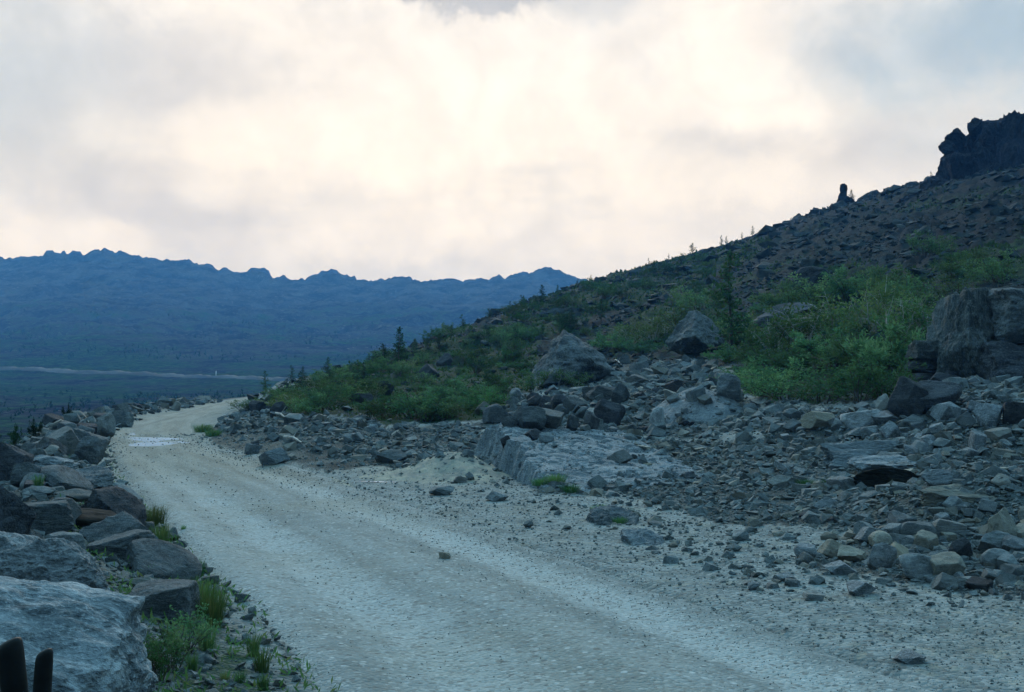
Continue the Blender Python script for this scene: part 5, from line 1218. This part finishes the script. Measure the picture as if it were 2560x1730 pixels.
GT = [ # zoom7 x, base y, height(zoom px), label, mat
    (1045, 440, 130, 'bright grass tuft farthest along the near track edge', 1), (1000, 420, 90, 'grass tuft behind the farthest bright tuft', 0), (1085, 545, 110, 'grass tuft beside the small grey block at the track edge', 1), (1060, 700, 130, 'yellowish grass tuft by the wedge boulder', 0),
    (1150, 680, 95, 'short grass tuft right of the yellowish one', 2), (1350, 1000, 190, 'tall yellow-green grass tuft right of the flat-topped boulder', 1), (1420, 1110, 240, 'tallest feathery grass clump by the track edge', 0), (1480, 1030, 150, 'thin grass fringe on the track side of the tallest clump', 2),
    (1400, 1290, 200, 'reddish-stemmed weed clump at the track edge', 2), (1710, 1320, 150, 'small weed on the gravel at the bottom of the picture', 2), (1770, 1430, 170, 'thin upright weed at the bottom beside the track', 2), (1620, 1500, 70, 'flat green tuft at the bottom of the picture', 1), (1520, 1490, 60, 'flat green tuft left of its neighbour at the bottom', 1),
    (1350, 780, 110, 'sparse grass tuft on the gravel margin', 2), (1240, 480, 40, 'tiny tuft out on the track', 0), (1190, 545, 45, 'tiny tuft at the track margin', 0), (930, 300, 60, 'tuft at the top of the near track edge', 1), (1300, 1420, 120, 'weed tuft below the dark bush', 2), (1780, 1560, 120, 'weed tuft at the bottom border', 2), (1010, 790, 90, 'dry brownish tuft under the wedge boulder', 0)]
for i, (zx, zy, hz, lab, v) in enumerate(GT):
    a, bpy_ = z7(zx, zy); x, y, z = at(a, bpy_); h = hz * .148 / FPX * y
    o = link('grass_tuft', meshmat(TUF[v], 'grass' if i % 4 else 'olive')); o.location = (x, y, z); o.scale = (h, h, h * 1.15); o.rotation_euler = (0, 0, i * 1.3)
    tag(o, lab, 'grass', 'grass tufts along the near track edge')
for i, (zx, zy, hz, v, lab) in enumerate([(1170, 1440, 460, 0, 'dark feathery weed bush in front of the flat-topped boulder'), (1080, 1500, 330, 1, 'dark low weed bush against the corner boulder'), (1270, 1300, 330, 3, 'green weed bush between the flat-topped boulder and the tall grass')]):
    a, bb = z7(zx, zy); x, y, z = at(a, bb); shrub(v, ['shrub', 'cover', 'shrub'][i], x, y, z, hz * .148 / FPX * y, i, lab, 'weed bushes of the near bank', .9)
x, y, z = at(61, 514); o = link('seedling', meshmat(TUF[2], 'bright')); o.location = (x, y - .5, z + .35); o.scale = (.16, .16, .13); tag(o, 'tiny bright green plant growing in the dark hollow', 'plant')
for i, (px, py, hp, lab) in enumerate([(555, 483, 10, 'grass tuft at the foot of the steep-faced bedrock block'), (570, 492, 9, 'grass tuft right of the one under the bedrock block'), (600, 512, 8, 'green tuft among stones at the gravel edge'), (540, 486, 8, 'low green tuft under the bedrock block'), (203, 432, 9, 'green tuft on the track edge by the puddle'), (213, 436, 8, 'second green tuft on the track edge by the puddle'), (620, 523, 7, 'dry tuft among stones at the gravel edge'), (832, 486, 9, 'dark green tuft on the gravel terrace'), (805, 486, 8, 'green tuft left of its neighbour on the gravel terrace')]):
    x, y, z = at(px, py); h = hp / FPX * y; o = link('grass_tuft', meshmat(TUF[1], 'grass')); o.location = (x, y, z); o.scale = (h * 1.8, h * 1.8, h); tag(o, lab, 'grass', 'grass tufts on the far side of the track')

# weeds and litter on the margin between bank and track (uncounted)
def pr(px, py, x, d, z, rng):
    o_ = -(road_s(x, d) + road_hw(d)); return (np.abs(o_ - .45) < .55) & (fbm2(x, d, 1.6, 3, .5, 88) > rng.uniform(-.35, .25, len(px)))
P, d, rng = scatter(15000, (60, 330), (4.6, 26), 57, pr)
n = len(P); ls = rng.uniform(.012, .05, n)
CV, CF = cards(P + np.stack([rng.normal(size=n) * .03, rng.normal(size=n) * .03, rng.uniform(-.01, .05, n)], -1), rng.normal(size=(n, 3)) * .7 + np.array([0, 0, .8]), ls * .35, ls * 1.5, rng)
tag(link('weeds', mesh_np('weeds', CV, CF), M['grass']), 'short weeds along the margin of the track', kind='stuff')

# ------------------------------------------------------------------ small things
# two black stubs in front of the corner boulder
for (a, bx, top, d, lab, lean) in [(1, 27, 640, 3.0, 'taller of two black rounded stubs in front of the corner boulder', .02), (33, 51, 650, 2.95, 'shorter of two black rounded stubs in front of the corner boulder', -.01)]:
    x = ((a + bx) / 2 - 512) / FPX * d; r = (bx - a) / 2 / FPX * d; zt = CAMZ + (HOR - top) / FPX * d; g = gz1(x, d)
    V, Fc = [], []; seg = 18; hs = [0, .3, .6, .8, .93, .97, .99, 1.0]; fs = [1.1, 1.0, .96, 1.02, 1.0, .95, .82, .45]
    for hh, ff in zip(hs, fs):
        for k in range(seg):
            t = 2 * math.pi * k / seg; V.append((x + r * ff * math.cos(t) + lean * math.sin(hh * 4), d + r * .7 * ff * math.sin(t), g - .05 + (zt - g + .05) * hh + (.45 * r * ff * math.cos(t) if hh > .85 else 0)))
    for i in range(len(hs) - 1):
        for k in range(seg): Fc.append((i * seg + k, i * seg + (k + 1) % seg, (i + 1) * seg + (k + 1) % seg, (i + 1) * seg + k))
    me = bpy.data.meshes.new('black_stub'); me.from_pydata(V, [], Fc + [tuple(range((len(hs) - 1) * seg, len(hs) * seg))]); me.update()
    for p_ in me.polygons: p_.use_smooth = True
    tag(link('black_stub', me, M['black']), lab, 'post')
# small pale stone at the track edge
a, bb = z7(1440, 1095); a2, bb2 = z7(1545, 1135)
hero(990, 'pale_rock', a, bb, a2, bb2, 'small whitish flat stone at the track edge by the tall grass', 'stone', 'stone', sub=4, rough=.05)
# white marker on the far road
px, d = 216.0, 538.0; x = (px - 512) / FPX * d; zt = mount_z(px, d) + 3.4
tv = [tube([(x, d, zt - 2.6), (x, d, zt - .9), (x + .1, d, zt)], [.25, .36, .2], 8)]
tag(link('marker_post', mesh_np('marker_post', *join_tubes(tv), True), M['white']), 'tiny white marker standing on the far valley road', 'post')

# ------------------------------------------------------------------ haze: the air between here and the mountain
zmin = min(float(ZM.min()), -18.0) - 1.0; zmax = float(max(ZM.max(), ZZ.max())) + 12
hb = [(-2650, -450, zmin), (2650, -450, zmin), (2650, 1950, zmin), (-2650, 1950, zmin), (-2650, -450, zmax), (2650, -450, zmax), (2650, 1950, zmax), (-2650, 1950, zmax)]
hme = mesh_np('haze', hb, [(0, 3, 2, 1), (4, 5, 6, 7), (0, 1, 5, 4), (1, 2, 6, 5), (2, 3, 7, 6), (3, 0, 4, 7)])
m, t = new_mat('haze_air')
vol = t.n('ShaderNodeVolumePrincipled', {'Color': C(.13, .42, 1.0), 'Absorption Color': C(1, 1, 1), 'Density': .00046, 'Anisotropy': .0})
o = t.n('ShaderNodeOutputMaterial', None, None); t.link(vol, o.inputs[1])
tag(link('haze', hme, m), 'thin blue evening haze over the valley', kind='stuff')

# ------------------------------------------------------------------ labels of the counted rocks, shrubs and trees: told apart by the nearest landmark
MARKS = {'the pyramid outcrop': (573, 365), 'the ridged outcrop': (697, 328), 'the smooth bedrock hump': (695, 410), 'the bedrock ramp': (560, 455), 'the leaning dark slab': (905, 398), 'the big rounded boulder': (934, 400),
         'the broad pale block': (860, 421), 'the tall tan slab': (1002, 524), 'the dark recess': (888, 478), 'the split cliff block': (980, 350), 'the tall larch': (730, 320), 'the slender larch': (398, 345),
         'the broad dark larch': (383, 350), 'the track bend': (240, 408), 'the puddle': (150, 437), 'the corner boulder': (70, 640), 'the yellow sand': (450, 470), 'the flat dark boulder': (391, 457), 'the faceted pale block': (882, 557),
         'the standing stone': (844, 200), 'the whitish upright boulder': (890, 432), 'the eroded hummock': (50, 470), 'the leaning bank slab': (114, 513), 'the wide dark larch': (514, 335), 'the young larch': (329, 370), 'the clear bushy larch': (692, 250)}
SHORT = {'rocks of the rubble bank': 'small grey rock of the rubble bank', 'rocks of the boulder slope': 'grey rock of the boulder slope', 'rocks of the boulder row': 'grey rock of the boulder row', 'stones of the gravel terrace': 'flat stone on the gravel terrace',
         'rocks at the picture edge': 'angular rock of the edge rubble', 'stones of the broken rock pile': 'angular stone of the broken pile', 'rocks of the valley-side bank': 'grey rock of the valley-side bank', 'shrubs of the green slope': 'small shrub on the green slope',
         'shrubs of the upper hillside': 'low shrub on the upper hillside', 'shrubs of the thicket': 'small shrub in the thicket', 'shrubs scattered on the slope': 'small scattered slope shrub', 'young larches of the slope edge': 'young larch along the slope edge', 'valley trees behind the bend': 'small valley conifer behind the bend'}
ORD = ['nearest', 'second nearest', 'third nearest', 'fourth nearest', 'fifth nearest', 'sixth nearest', 'seventh nearest', 'eighth nearest', 'ninth nearest', 'tenth nearest', 'eleventh nearest', 'twelfth nearest'] + ['%dth nearest' % i for i in range(13, 140)]
buckets = {}
for o in COL.objects:
    g = o.get('group')
    if o.parent is None and g in SHORT:
        px, py = proj(*[np.float64(v) for v in o.location]); best = min(MARKS, key=lambda k: (MARKS[k][0] - px) ** 2 + (MARKS[k][1] - py) ** 2)
        dx, dy = float(px) - MARKS[best][0], float(py) - MARKS[best][1]
        side = ('right of' if dx > 0 else 'left of') if abs(dx) > abs(dy) else ('below' if dy > 0 else 'above')
        buckets.setdefault((g, side, best), []).append((dx * dx + dy * dy, o))
for (g, side, best), lst in buckets.items():
    for i, (_, o) in enumerate(sorted(lst, key=lambda q: q[0])):
        o['label'] = '%s, %s %s %s' % (SHORT[g], ORD[i], side, best)
